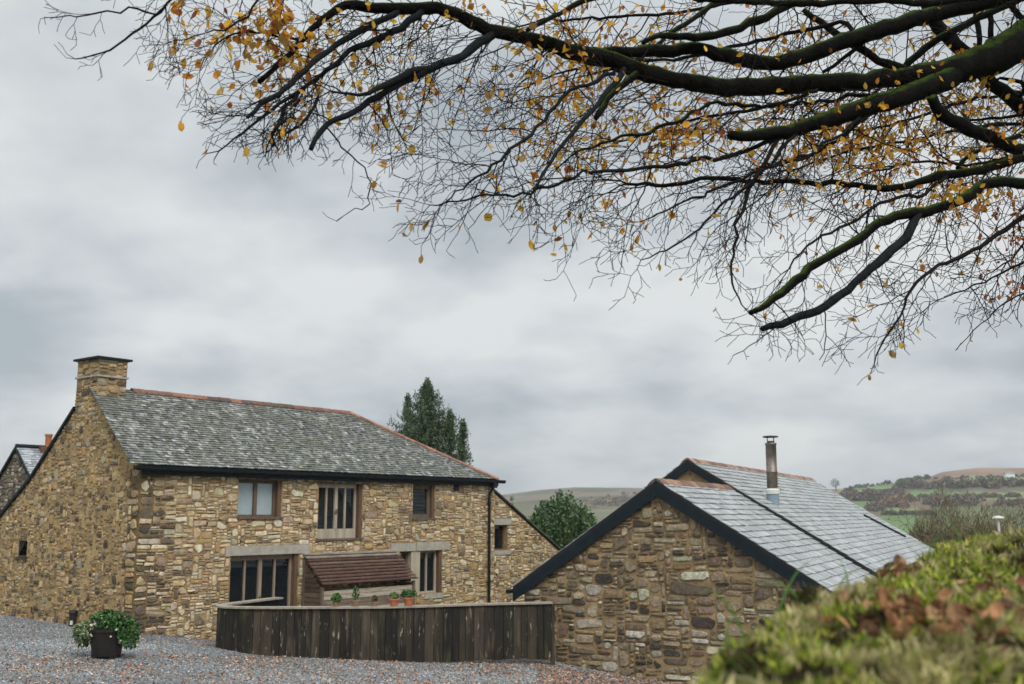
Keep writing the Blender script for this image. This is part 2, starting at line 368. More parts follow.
def rubble(mb, O, Ud, Nd, umin, umax, vmin, vmax, inside, sizes, pal, cell=(.06, .045), prot=.03, gap=.012, skip=0., shade=None):
    O = np.asarray(O, float); Ud = np.asarray(Ud, float); Nd = np.asarray(Nd, float); Z = np.array([0, 0, 1.])
    for (u, v, w, h) in stone_pack(umin, umax, vmin, vmax, inside, sizes, cell):
        if random.random() < skip: continue
        g = gap*U(.5, 1.6); u0, u1, v0, v1 = u+g, u+w-g, v+g*.8, v+h-g*.8
        if u1-u0 < .02 or v1-v0 < .02: continue
        m = min(u1-u0, v1-v0); pts = []; big = (u1-u0) > 1.9*m
        tp = [U(0, .16)*m for _ in range(8)]
        if random.random() < .45: tp[random.choice((1, 3, 5, 7))] = U(.2, .6)*m
        cor = [(u0+tp[0], v0+tp[1]*.5, 1, 1, 0), (u1-tp[2], v0+tp[3]*.5, -1, 1, 1), (u1-tp[4], v1-tp[5], -1, -1, 0), (u0+tp[6], v1-tp[7], 1, -1, 1)]
        for ci, (cx_, cy_, sx, sy, order) in enumerate(cor):
            ca, cb = m*U(.06, .5), m*U(.05, .38)
            p, q = (cx_, cy_+sy*cb), (cx_+sx*ca, cy_)
            pts += [p, q] if order == 0 else [q, p]
            if big and ci in (0, 2):
                nx = cor[(ci+1) % 4]; f = U(.3, .7); pts.append((cx_+(nx[0]-cx_)*f, cy_+(nx[1]-cy_)*f+U(-.10, .05)*m*sy*-1))
        ro = math.tan(U(-.05, .05)+random.choice((0, 0, U(-.08, .08)))); um, vm_ = (u0+u1)/2, (v0+v1)/2
        pts = [(um+(x-um)-(y-vm_)*ro*.5, vm_+(y-vm_)+(x-um)*ro) for x, y in pts]
        cu, cv = (u0+u1)/2, (v0+v1)/2; pr = prot*U(.35, 1.3); k = len(pts)
        tilt_u, tilt_v = U(-.35, .35)*pr, U(-.3, .45)*pr
        vs = []
        for (sc_, off) in ((1., -.02), (.99, pr*.45), (1-min(.24, .02/m), pr)):
            for (a, b) in pts:
                aa, bb = cu+(a-cu)*sc_, cv+(b-cv)*sc_
                o = off+(tilt_u*(aa-cu)/(w/2)+tilt_v*(bb-cv)/(h/2) if off > 0 else 0)
                if off == pr: o += U(-.12, .12)*pr
                vs.append(O+Ud*aa+Z*bb+Nd*o)
        vs.append(O+Ud*(cu+U(-.1, .1)*w)+Z*cv+Nd*pr*U(.95, 1.35))
        fs = []
        for r_ in range(2):
            for i in range(k):
                i2 = (i+1) % k; fs.append((r_*k+i, r_*k+i2, (r_+1)*k+i2, (r_+1)*k+i))
        fs += [(2*k+i, 2*k+(i+1) % k, 3*k) for i in range(k)]
        c = random.choices([p[:3] for p in pal], [p[3] for p in pal])[0]; j = U(.78, 1.22)
        c = tuple(max(.01, x*j*U(.95, 1.05)) for x in c)
        if shade: c = shade(u, v, w, h, c)
        mb.add(vs, fs, c)
def wall_sheet(mb, O, Ud, Nd, zb, zt, breaks, holes, reveal=.22, mi=1, thick=.45):
    """mortar face of a wall with rectangular openings and their reveals; zb/zt: bottom and top height at u"""
    O = np.asarray(O, float); Z = np.array([0, 0, 1.])
    us = sorted(set(list(breaks)+[h[0] for h in holes]+[h[1] for h in holes]))
    P = lambda u, v, o=0: O+Ud*u+Z*v+Nd*o
    for a, b in zip(us[:-1], us[1:]):
        hs = sorted([h for h in holes if h[0] <= a+1e-6 and h[1] >= b-1e-6], key=lambda h: h[2])
        la, lb = zb(a), zb(b)
        for h in hs:
            mb.add([P(a, la), P(b, lb), P(b, h[2]), P(a, h[2])], [(0, 1, 2, 3)], (1, 1, 1), mi); la = lb = h[3]
        mb.add([P(a, la), P(b, lb), P(b, zt(b)), P(a, zt(a))], [(0, 1, 2, 3)], (1, 1, 1), mi)
        mb.add([P(a, zt(a)), P(b, zt(b)), P(b, zt(b), -thick), P(a, zt(a), -thick)], [(0, 1, 2, 3)], (1, 1, 1), mi)
    for (a, b, c, d) in holes:
        r = -reveal
        mb.add([P(a, c), P(a, d), P(a, d, r), P(a, c, r)], [(0, 1, 2, 3)], (1, 1, 1), mi)
        mb.add([P(b, c), P(b, d), P(b, d, r), P(b, c, r)], [(3, 2, 1, 0)], (1, 1, 1), mi)
        mb.add([P(a, d), P(b, d), P(b, d, r), P(a, d, r)], [(0, 1, 2, 3)], (1, 1, 1), mi)
        mb.add([P(a, c), P(b, c), P(b, c, r), P(a, c, r)], [(3, 2, 1, 0)], (1, 1, 1), mi)
    for u in (us[0], us[-1]):
        mb.add([P(u, zb(u)), P(u, zt(u)), P(u, zt(u), -thick), P(u, zb(u), -thick)], [(0, 1, 2, 3)], (1, 1, 1), mi)

def slates(mb, O, Ud, Sd, Nd, smax, lo, hi, gauge, wr, pal, th=.012, lift=.03):
    O, Ud, Sd, Nd = (np.asarray(q, float) for q in (O, Ud, Sd, Nd))
    s = 0.; row = 0
    while s < smax:
        s1 = min(s+gauge*1.08, smax); u = lo(s)-U(0, wr[1]); end = hi(s)
        while u < end:
            w = U(*wr); a, b = u+.003, u+w-.003; u += w
            l0, h0, l1, h1 = lo(s), hi(s), lo(s1), hi(s1)
            q = [(min(max(a, l0), h0), s), (min(max(b, l0), h0), s), (min(max(b, l1), h1), s1), (min(max(a, l1), h1), s1)]
            if q[1][0]-q[0][0] < .01 and q[2][0]-q[3][0] < .01: continue
            j = U(-.012, .012)*gauge*4; e = U(.7, 1.3)*lift; tw = U(-.15, .15)*lift
            T_ = [O+Ud*x+Sd*(y+(j if k < 2 else 0))+Nd*((e+tw if k == 0 else e-tw) if k < 2 else .006) for k, (x, y) in enumerate(q)]
            B_ = [p-Nd*(th+.012 if k < 2 else .004) for k, p in enumerate(T_)]
            c = random.choices([p[:3] for p in pal], [p[3] for p in pal])[0]; f = U(.8, 1.2); c = tuple(x*f for x in c)
            mb.add(T_+B_, [(0, 1, 2, 3), (4, 5, 1, 0), (5, 6, 2, 1), (7, 4, 0, 3)], c)
        s += gauge; row += 1
def ridge(mb, A_, B_, side, drop, wid=.17, seg=.42, pal=((.19, .09, .062), (.155, .08, .06), (.23, .115, .078), (.11, .07, .058)), lift=.05):
    A_, B_, side = (np.asarray(q, float) for q in (A_, B_, side)); d = B_-A_; L = np.linalg.norm(d); d /= L; n = max(1, round(L/seg)); Z = np.array([0, 0, 1.])
    for i in range(n):
        p0 = A_+d*(L*i/n+.004); p1 = A_+d*(L*(i+1)/n-.004); ring0, ring1 = [], []
        l0, l1 = lift+U(-.006, .010), lift+U(-.006, .01)
        for k in range(7):
            t = (k/6-.5)*2
            off = side*wid*t-Z*(abs(t)**1.5)*wid*drop
            ring0.append(p0+off+Z*l0); ring1.append(p1+off+Z*l1)
        m = 7; vs = ring0+ring1+[p-Z*.03 for p in ring0]+[p-Z*.03 for p in ring1]
        fs = [(k, k+1, m+k+1, m+k) for k in range(6)]+[(2*m+k+1, 2*m+k, 3*m+k, 3*m+k+1) for k in range(6)]
        fs += [(k+1, k, 2*m+k, 2*m+k+1) for k in range(6)]+[(m+k, m+k+1, 3*m+k+1, 3*m+k) for k in range(6)]
        fs += [(0, m, 3*m, 2*m), (m-1, 2*m-1+0, 4*m-1, 3*m-1)]
        c = random.choice(pal); f = U(.8, 1.2); mb.add(vs, fs, tuple(x*f for x in c))

PAL_FRONT = [(.60, .49, .325, 5), (.52, .40, .245, 4.5), (.48, .42, .32, 3), (.68, .59, .44, 2.), (.36, .28, .19, 2.), (.19, .148, .108, 1.6), (.46, .31, .15, 1.6), (.33, .22, .135, .5)]
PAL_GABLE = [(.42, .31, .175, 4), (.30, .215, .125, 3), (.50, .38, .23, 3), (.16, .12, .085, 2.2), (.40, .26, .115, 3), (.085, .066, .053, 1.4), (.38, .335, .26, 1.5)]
PAL_BARN = [(.26, .20, .135, 4), (.17, .132, .092, 3), (.34, .275, .19, 3.5), (.18, .125, .085, 1), (.075, .062, .05, 2), (.44, .40, .32, 2.4), (.29, .205, .11, 1.8)]
SZ_FRONT = [(.12, .36, .04, .09, 6), (.2, .5, .08, .15, 4), (.3, .7, .16, .28, 1.3), (.07, .16, .04, .09, 3), (.2, .34, .2, .32, .7)]
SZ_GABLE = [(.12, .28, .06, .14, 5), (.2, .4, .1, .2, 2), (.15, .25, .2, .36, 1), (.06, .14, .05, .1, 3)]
SZ_BARN = [(.25, .55, .07, .14, 4), (.35, .8, .14, .24, 4), (.5, 1.15, .2, .34, 1.3), (.12, .28, .06, .14, 3), (.28, .5, .26, .42, .8)]

# ------------------------------------------------------------------ FARMHOUSE
Zv = np.array([0, 0, 1.])
AH = R(38.2); W = np.array([math.sin(AH), math.cos(AH), 0]); NF = np.array([W[1], -W[0], 0]); GD = -NF
K = on_plane(131, 635, np.zeros(3), Zv)
def FW(px, py, off=0.):
    P = on_plane(px, py, K+NF*off, NF); q = P-K; return float(np.dot(q, W)), float(P[2])
def HP(l, s, z): return K+W*l+GD*s+Zv*(z-K[2])       # l along the front, s back from the front wall
house = thing('farmhouse', 'long two storey stone farmhouse with mottled slate roof and square chimney on its gable end', 'house', HP(7, 2.5, 0))
LEN = 14.55
EZ, ES = 4.29, -.2; RS, RZ = 2.67, 6.56; slope = (RZ-EZ)/(RS-ES)
SDf = (GD*(RS-ES)+Zv*(RZ-EZ)); RL = np.linalg.norm(SDf); SDf = SDf/RL; NDf = np.cross(W, SDf); NDf = NDf if NDf[2] > 0 else -NDf
RIDGE_END = 9.75
# openings: name, l0, l1, z0, z1
def opening(x0, y0, x1, y1): a, b = FW(x0, y0), FW(x1, y1); return [a[0], b[0], b[1], a[1]]
w1 = opening(239, 480, 281, 517); f2 = opening(319, 483, 361.5, 538); w3 = opening(413, 484.5, 434.5, 518)
door = opening(231, 556, 297, 600); door[2] = -.5
w4 = opening(400, 551.5, 441.5, 592.5)
holes = [w1, f2, w3, door, w4]
topz = lambda l: EZ-.12
basef = lambda l: -.75
fwm = MB()
def in_front(u, v):
    if v > topz(u) or v < yard(*(K+W*u)[:2])-.15: return False
    for h in holes:
        if h[0]-.01 < u < h[1]+.01 and h[2]-.01 < v < h[3]+.01: return False
    for a, b, c, d in lint:
        if a < u < b and c < v < d: return False
    return 0 < u < LEN
ll = FW(225.5, 546.5); lr_ = FW(309, 554.5); LN1 = [ll[0], lr_[0], lr_[1]+.0, ll[1]]
LN1[2] = door[3]
r1 = FW(390.5, 543.5); r2 = FW(415.5, 542); r3 = FW(449, 549)
LN2 = [r1[0], r2[0]-.02, w4[3], r1[1]]; LN3 = [r2[0]+.02, r3[0], w4[3], r1[1]+.02]
SILL4 = [FW(424, 594)[0], FW(443, 594)[0], w4[2]-.17, w4[2]-.0]
lint = [LN1, LN2, LN3, SILL4]
def quoin(u, v, w, h, c):
    if u < .75 and random.random() < .45: k = U(.7, 1.5); return (.115*k, .092*k, .068*k)
    if v < .9 and u < 5 and random.random() < .3: return tuple(x*.7 for x in c)
    return c
rubble(fwm, K, W, NF, 0.02, 1.1, -.8, EZ, in_front, [(.35, .8, .10, .18, 2), (.3, .5, .2, .32, .6), (.25, .6, .05, .10, 3), (.12, .3, .05, .1, 2)], PAL_FRONT, shade=quoin, prot=.032, gap=.009, cell=(.045, .04))
rubble(fwm, K, W, NF, 1.1, LEN, -.8, EZ, in_front, SZ_FRONT, PAL_FRONT, prot=.026, gap=.009, cell=(.045, .04))
# other walls of the body (end wall behind the downpipe and the back), plain
Kz = K.copy(); Kz[2] = 0
wall_sheet(fwm, Kz, W, NF, basef, topz, [0, LEN], holes, mi=1)
for o_, d_, ln in ((HP(LEN, 0, 0), GD, 5.4), (HP(0, 9.0, 0), W, LEN)):
    fwm.add([o_-Zv, o_+d_*ln-Zv, o_+d_*ln+Zv*(4.1 if ln < 6 else 2.0), o_+Zv*(4.1 if ln < 6 else 2.0)], [(0, 1, 2, 3)], (1, 1, 1), 1)
mk('wall', fwm, [M['stone'], M['mortar']], house)
# gable wall
gv = [(-.2+.2, EZ-.02), (RS, RZ-.05), (3.4, 6.02), (4.85, 4.74), (5.64, 4.06), (7.3, 2.98), (9.0, 1.9)]
gz = lambda s: float(np.interp(s, [p[0] for p in gv], [p[1] for p in gv]))-.07
nich = [4.75, 5.1, 1.75, 2.15]
qq = on_plane(23, 551, K, W)-K; ns = float(np.dot(qq, GD)); nzz = float((qq+K)[2]); nich = [ns-.22, ns+.28, nzz-.16, nzz+.30]
def in_gable(u, v):
    return .02 < u < 9 and yard(*(K+GD*u)[:2])-.15 < v < gz(u)-.02 and not (nich[0]-.02 < u < nich[1]+.02 and nich[2]-.02 < v < nich[3]+.02)
gm = MB()
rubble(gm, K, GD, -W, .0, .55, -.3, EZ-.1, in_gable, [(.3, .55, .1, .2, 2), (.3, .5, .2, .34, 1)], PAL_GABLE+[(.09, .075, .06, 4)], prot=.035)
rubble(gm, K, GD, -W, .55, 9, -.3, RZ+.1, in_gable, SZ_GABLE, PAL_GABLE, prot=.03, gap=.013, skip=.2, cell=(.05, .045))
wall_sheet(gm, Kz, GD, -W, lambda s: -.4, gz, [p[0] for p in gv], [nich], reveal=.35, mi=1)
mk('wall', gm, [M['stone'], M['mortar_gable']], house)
# niche: dark void and a leaning slab of slate
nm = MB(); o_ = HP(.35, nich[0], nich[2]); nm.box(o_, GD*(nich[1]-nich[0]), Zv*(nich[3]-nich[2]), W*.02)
a_ = HP(.03, nich[0], nich[2]); nm.poly([HP(.02, nich[1]+.02, nich[2]), HP(.02, nich[1]+.02, nich[3]+.02), HP(.02, nich[0]+.1, nich[3]+.02)], W*.3)
nich_o = mk('niche', nm, M['slab'], house)
nm = MB(); nm.box(HP(-.07, nich[0]-.1, nich[2]-.06), GD*.75, Zv*.06, W*.2, (.06, .05, .045)); mk('sill', nm, M['stone'], house)

# roof
PAL_OLD = [(.185, .19, .18, 4), (.12, .125, .12, 4), (.25, .256, .24, 3.2), (.075, .08, .078, 3), (.36, .365, .34, 1.5), (.15, .152, .11, 3)]
rm = MB(); O_ = HP(-.06, ES, EZ)
hipf = lambda s: 14.5+(RIDGE_END-14.5)*(s/RL)
slates(rm, O_, W, SDf, NDf, RL-.02, lambda s: -.36+.34*s/RL, lambda s: hipf(s)+.06, .112, (.09, .17), PAL_OLD)
E_ = HP(14.5, ES, EZ); RA = HP(-.06, RS, RZ); RB = HP(RIDGE_END, RS, RZ)
rm2 = MB()
rm2.poly([O_, E_, RB, RA], -NDf*.07)
# hip end and rear slopes as slabs with slates
BK = HP(14.5, 2*RS-ES, EZ)
rm2.poly([E_, BK, RB], -Zv*.08)
hs = (RB-(E_+BK)/2); hl = np.linalg.norm(hs); hs /= hl; hn = np.cross(GD, hs); hn = hn if hn[2] > 0 else -hn
wid = np.linalg.norm(BK-E_)
slates(rm, E_, GD, hs, hn, hl, lambda s: wid/2*s/hl, lambda s: wid-wid/2*s/hl, .14, (.14, .26), PAL_OLD)
rear = [(RS, RZ)]+gv[2:]
for (s0, z0), (s1, z1) in zip(rear[:-1], rear[1:]):
    lx_ = .12 if s0 < 3 else -.07; rm2.poly([HP(lx_, s0, z0), HP(lx_, s1, z1), HP(LEN if s0 > 4 else RIDGE_END+(4 if s0 > 3 else 1), s1, z1), HP(RIDGE_END+(3 if s0 > 3 else 0), s0, z0)], -Zv*.10)
rm2.v = rm2.v
roof = mk('roof', rm, M['slate_old'], house)
mk('roof_deck', rm2, M['slab'], house)
# black verge strip on the gable
vm = MB()
for (s0, z0), (s1, z1) in zip(rear[1:-1], rear[2:]): vm.poly([HP(-.08, s0, z0-.0), HP(-.08, s1, z1-.0), HP(-.08, s1, z1-.11), HP(-.08, s0, z0-.11)], W*.07)
mk('verge', vm, M['black'], house)
rt = MB(); ridge(rt, HP(1.25, RS, RZ), RB, GD, .75, wid=.16)
pal2 = ((.29, .13, .083), (.26, .132, .09), (.23, .11, .076))
ridge(rt, RB, E_+W*.05, np.cross(Zv, (E_-RB))/np.linalg.norm(np.cross(Zv, E_-RB)), .6, wid=.15, pal=pal2)
ridge(rt, RB, BK, np.cross(Zv, (BK-RB))/np.linalg.norm(np.cross(Zv, BK-RB)), .6, wid=.15, pal=pal2)
mk('ridge_tiles', rt, M['terracotta'], house)
# fascia and gutter
fm = MB(); fm.box(HP(-.06, -.13, EZ-.25), W*(LEN+.1), Zv*.21, -NF*-.04); mk('fascia', fm, M['black'], house)
gm_ = MB(); pts = []
prof = [(-.075, .05), (-.065, -.02), (-.03, -.06), (.03, -.06), (.065, -.02), (.075, .05)]
for l in (-.33, LEN+.28): pts += [HP(l, ES-.06+a, EZ-.09+b) for a, b in prof]
gm_.add(pts, [(i, i+1, 7+i, 6+i) for i in range(5)]); gm_.add([p+GD*.006+Zv*.008 for p in pts], [(6+i, 7+i, i+1, i) for i in range(5)])
gm_.add(pts[:6], [tuple(range(6))]); gm_.add(pts[6:], [tuple(range(5, -1, -1))])
mk('gutter', gm_, M['black'], house)
dpl, _ = FW(489.5, 540, .12); dm = MB()
dm.tube([HP(dpl+.1, ES-.06, EZ-.14), HP(dpl+.1, ES-.06, EZ-.26), HP(dpl, -.11, EZ-.52), HP(dpl, -.11, 2), HP(dpl, -.11, -1)], [.05]*5, 10)
dm.box(HP(dpl-.0, -.32, EZ-.32), W*.2, GD*.2, Zv*.2)
for z in (3.4, 2.0, .6): dm.tube([HP(dpl, -.11, z), HP(dpl, -.11, z+.07)], [.066]*2, 10)
mk('downpipe', dm, M['black'], house)
# chimney
c0, c1, cs0, cs1 = 0., FW(126.5, 375, -2.35)[0], 2.33, 3.42
cz0, cz1 = 6.0, 7.30
cm = MB()
co = HP(0, cs0, 0); co[2] = 0
rubble(cm, co, W, NF, c0, c1, cz0, cz1, lambda u, v: c0 < u < c1 and v < cz1, [(.2, .5, .08, .14, 3), (.25, .45, .14, .22, 1)], PAL_GABLE+[(.3, .26, .19, 4)], prot=.03, cell=(.05, .045))
rubble(cm, co, GD, -W, .0, cs1-cs0, 5.6, cz1, lambda u, v: 0 < u < cs1-cs0 and v < cz1, [(.2, .5, .08, .14, 3), (.25, .45, .14, .22, 1)], PAL_GABLE+[(.3, .26, .19, 3)], prot=.03, cell=(.05, .045))
cm.box(HP(c0+.001, cs0, 5.2), W*c1, GD*(cs1-cs0), Zv*(cz1-5.2), (1, 1, 1), 1)
chim = mk('chimney', cm, [M['stone'], M['mortar']], house)
def subpart(name, mb, m, part, root=house, **k):
    o = mk(name, mb, m, root, **k); o.parent = part; return o
cb = MB(); cb.box(HP(c0-.045, cs0-.045, 6.80), W*(c1+.09), GD*(cs1-cs0+.09), Zv*.05); subpart('band', cb, M['dressed'], chim)
cc = MB(); cc.box(HP(c0-.10, cs0-.10, cz1+.003), W*(c1+.20), GD*(cs1-cs0+.2), Zv*.06); subpart('cap', cc, M['barge'], chim)

# windows
def window(name, h, root, P, panes, reveal=.16, fm_=M['oak'], jamb=True, stile=.06, frame_w=.075, glass=M['glass'], bars=1, sill=True, rail=.0, groups=2, sillm=None, head=.0, label=None, handle=False):
    """P(l, depth, z) -> point. groups leaves side by side, each with `bars` glazing bars"""
    a, b, c, d = h; ax = P(1, 0, 0)-P(0, 0, 0); dp = P(0, 1, 0)-P(0, 0, 0); Z = Zv
    fr = MB(); r0 = reveal
    bx = lambda l0, l1, z0, z1, o0, o1, t=(1, 1, 1): fr.box(P(l0, o0, z0), ax*(l1-l0), Z*(z1-z0), dp*(o1-o0), t)
    jr = .12 if jamb else 0
    a2, b2 = a+.004, b-jr
    f = frame_w
    bx(a2, a2+f, c, d-.004, r0, r0+.08); bx(b2-f, b2, c, d-.004, r0, r0+.08); bx(a2+f, b2-f, d-f-.004-head, d-.004, r0, r0+.08); bx(a2+f, b2-f, c+.004, c+f+rail, r0, r0+.08)
    gl = MB(); iw = (b2-f-(a2+f))/groups
    gl.box(P(a2+f, r0+.05, c+f), ax*(b2-a2-2*f), Z*(d-c-2*f), dp*.02)
    for g in range(groups):
        g0 = a2+f+iw*g
        if g: bx(g0-stile, g0+stile, c+f+rail, d-f-head-.004, r0-.012, r0+.07)
        for k in range(1, bars+1):
            x = g0+iw*k/(bars+1); bx(x-.028, x+.028, c+f+rail, d-f-head-.004, r0-.004, r0+.06)
    part = mk(name, fr, fm_, root)
    o = mk('pane', gl, glass, root); o.parent = part
    if jamb:
        j = MB(); j.box(P(b-.118, .03, c+.002), ax*.114, Z*(d-c-.006), dp*(r0+.05)); o = mk('jamb', j, M['oak_red'], root); o.parent = part
    if sill:
        s = MB(); s.box(P(a-.03, -.06, c-.055), ax*(b-a+.06), Z*.06, dp*(r0+.06)); o = mk('sill', s, sillm or M['oak'], root); o.parent = part
    if handle:
        s = MB(); x = a2+f+iw; s.box(P(x-.02, r0-.05, c+(d-c)*.45), ax*.04, Z*.14, dp*.03); s.box(P(x-.14, r0-.07, c+(d-c)*.45+.05), ax*.14, Z*.025, dp*.025); o = mk('handle', s, M['steel'], root); o.parent = part
    return part
PH = lambda l, o, z: HP(l, o, z)
tag(window('window', w1, house, PH, 2, glass=M['pale_pane'], bars=0, frame_w=.07), 'two light window with pale blue glossy panes')
window('french_window', f2, house, PH, 4, rail=.22, bars=1, fm_=M['oak_pale'], handle=True, head=.05)
window('window', w3, house, PH, 1, groups=1, bars=0, frame_w=.13, reveal=.12, fm_=M['oak'])
window('door', door, house, PH, 4, rail=.45, bars=1, head=.06, sill=False, handle=True, frame_w=.08, fm_=M['oak_mid'])
pl0, pl1 = FW(411, 570)[0], FW(420, 570)[0]
window('window', [w4[0], pl0-.0, w4[2], w4[3]], house, PH, 1, groups=1, bars=0, jamb=False, sill=False)
window('window', [pl1, w4[1], w4[2], w4[3]], house, PH, 2, groups=1, bars=1, sill=False, frame_w=.07, fm_=M['oak_pale'])
pm = MB(); pm.box(HP(pl0+.004, .0, w4[2]), W*(pl1-pl0-.008), GD*.3, Zv*(w4[3]-w4[2]-.004)); mk('post', pm, M['oak_pale'], house)
for i, (a, b, c, d) in enumerate(lint):
    lm = MB(); lm.box(HP(a, -.035, c+.003), W*(b-a), GD*.16, Zv*(d-c-.006)); mk('lintel' if i < 3 else 'sill', lm, M['dressed'], house)
for h in (w1, f2, w3):
    lm = MB(); lm.box(HP(h[0]-.05, -.03, h[3]), W*(h[1]-h[0]+.25), GD*.2, Zv*.05); mk('lintel', lm, M['oak'], house)

# ------------------------------------------------------------------ WING
OFW = -.45
def WG(px, py): P = on_plane(px, py, K+NF*OFW, NF); q = P-K; return float(np.dot(q, W)), float(P[2])
ga, gb = WG(492.5, 490), WG(563, 553); wsl = (gb[1]-ga[1])/(gb[0]-ga[0])
wing = thing('stone_wing', 'low stone wing with one steep lean to slope beside the black downpipe', 'building', HP(17, 3, -1))
wl0, wl1 = LEN-.3, gb[0]+2.5
wtz = lambda l: ga[1]+wsl*(l-ga[0])-.06
p0, p1 = WG(494.5, 525), WG(505.5, 550); whole = [p0[0], p1[0]+.1, p1[1], p0[1]]
l0, l1 = WG(492, 518.5), WG(511, 525); wlin = [l0[0]+.1, l1[0], whole[3], l0[1]]; wsil = [whole[0]-.1, whole[1]+.15, whole[2]-.17, whole[2]]
Ow = HP(0, -OFW, 0); Ow[2] = 0
def in_wing(u, v):
    if not (wl0 < u < wl1 and -1.4 < v < wtz(u)-.03): return False
    for a, b, c, d in (whole, wlin, wsil):
        if a-.01 < u < b+.01 and c-.01 < v < d+.01: return False
    return True
wm = MB()
rubble(wm, Ow, W, NF, wl0, wl1, -1.4, ga[1]+.2, in_wing, SZ_FRONT, PAL_FRONT+[(.6, .5, .36, 5)], prot=.035)
wall_sheet(wm, Ow, W, NF, lambda u: -1.6, wtz, [wl0, wl1], [whole], mi=1)
mk('wall', wm, [M['stone'], M['mortar']], wing)
wr = MB(); s_ = wl0-.02; e_ = wl1+.3
for (a, b, th, dz) in ((0, 5, .09, 0),):
    wr.poly([HP(s_, -OFW-.10, wtz(s_)+.06), HP(e_, -OFW-.10, wtz(e_)+.06), HP(e_, 6, wtz(e_)+.06), HP(s_, 6, wtz(s_)+.06)], Zv*.05, (.05, .048, .046))
mk('roof', wr, M['slate_old'], wing)
window('window', whole, wing, PH and (lambda l, o, z: HP(l, -OFW+o, z)), 1, groups=1, bars=0, jamb=False, sill=False, frame_w=.05)
va = FW(453, 484.5); lm = MB(); lm.box(HP(va[0], -.05, va[1]-.22), W*.26, GD*.12, Zv*.2); mk('air_brick', lm, M['slab'], house)
for nme, (a, b, c, d) in (('lintel', wlin), ('sill', wsil)):
    lm = MB(); lm.box(HP(a, -OFW-.03, c+.003), W*(b-a), GD*.15, Zv*(d-c-.006)); mk(nme, lm, M['dressed'], wing)

# ------------------------------------------------------------------ BARN
BA = R(26.3); BU = np.array([math.sin(BA), math.cos(BA), 0]); BT = np.array([BU[1], -BU[0], 0])
Q = at(551, 664, 28.2)
def BW(px, py, o=0.): P = on_plane(px, py, Q+BU*o, BU); return float(np.dot(P-Q, BT)), float(P[2])
def BP(t, o, z): p = Q+BT*t+BU*o; p[2] = z; return p
barn = thing('stone_barn', 'dark stone barn with stepped blue grey slate roof, black bargeboards and a steel flue', 'barn', BP(3, 10, -1))
tA, zA = BW(657.5, 480.5); tL, zL = BW(515, 586.5); tR, zR = BW(838, 592.5)
O1 = 6.9
tA2, zA2 = BW(688.5, 461.5, O1); sl2 = .62; O2 = O1+20.4
slR = (zA-zR)/(tR-tA); slL = (zA-zL)/(tA-tL)
tR2 = tR+.1; zR2 = zA2-sl2*(tR2-tA2); zA2 += .06; zR2 += .10; sl2 = (zA2-zR2)/(tR2-tA2); zR -= .05; tL2 = tL-.5; zL2 = zA2-.72*(tA2-tL2)
btop = lambda t: min(zA-slR*(t-tA), zA-slL*(tA-t))-.22
bm = MB(); wL, wR = tL+.28, tR-.28
def in_barn(u, v): return wL < u < wR and v < btop(u)-.02 and v > yard(*(Q+BT*u)[:2])-.2
Oq = Q.copy(); Oq[2] = 0
rubble(bm, Oq, BT, -BU, wL, wR, -1.6, zA, in_barn, SZ_BARN, PAL_BARN, cell=(.06, .05), prot=.05, gap=.014)
wall_sheet(bm, Oq, BT, -BU, lambda u: -2., btop, [wL, tA, wR], [], mi=1)
bm.add([BP(wL, 0, -2.5), BP(wL, O2, -2.5), BP(wL, O2, zL-.3), BP(wL, 0, zL-.3)], [(0, 1, 2, 3)], (1, 1, 1), 1)
bm.add([BP(wR, 0, -2.5), BP(wR, O2, -2.5), BP(wR, O2, zR-.3), BP(wR, 0, zR-.3)], [(0, 1, 2, 3)], (1, 1, 1), 1)
for o in (O1, O2): bm.add([BP(wL, o, -2), BP(wR, o, -2), BP(wR, o, zR2-.1), BP(tA2, o, zA2-.2), BP(wL, o, zL2-.1)], [(0, 1, 2, 3, 4)], (1, 1, 1), 1)
mk('wall', bm, [M['stone_barn'], M['mortar_barn']], barn)
PAL_NEW = [(.32, .332, .335, 5), (.285, .298, .302, 3), (.355, .366, .368, 3), (.235, .246, .252, 1)]
def barn_roof(o0, o1, ta, za, tl, zl, tr, zr, ga):
    m_ = MB(); dk = MB()
    for (te, ze, sgn) in ((tr, zr, 1), (tl, zl, -1)):
        d = BT*(ta-te)+Zv*(za-ze); ln = np.linalg.norm(d); d = d/ln; nn = np.cross(BU, d); nn = nn if nn[2] > 0 else -nn
        Oe = BP(te, o0, ze)
        slates(m_, Oe, BU, d, nn, ln, lambda s: 0., lambda s: o1-o0, ga, (.26, .36), PAL_NEW, lift=.034)
        dk.poly([Oe, BP(te, o1, ze), BP(ta, o1, za), BP(ta, o0, za)], -nn*.08)
    mk('roof', m_, M['slate_new'], barn); mk('roof_deck', dk, M['slab'], barn)
barn_roof(-.14, O1+.1, tA, zA, tL, zL, tR, zR, .265)
barn_roof(O1-.14, O2, tA2, zA2, tL2, zL2, tR2, zR2, .265)
PR = ((.24, .135, .095), (.29, .17, .122), (.19, .107, .08), (.33, .21, .155))
for (o0, o1, ta, za) in ((-.16, O1-.15, tA, zA), (O1-.16, O2, tA2, zA2)):
    rg = MB(); ridge(rg, BP(ta, o0, za), BP(ta, o1, za), BT, .72, wid=.21, seg=.45, pal=PR, lift=.06); mk('ridge_tiles', rg, M['terracotta'], barn)
def barge(o, ta, za, te, ze, depth=.40):
    b = MB(); b.poly([BP(ta, o, za-.01), BP(te, o, ze-.01), BP(te, o, ze-depth*.95), BP(ta, o, za-depth)], BU*.05); mk('bargeboard', b, M['barge'], barn)
barge(-.135, tA, zA, tR, zR); barge(-.137, tA-.002, zA, tL, zL)
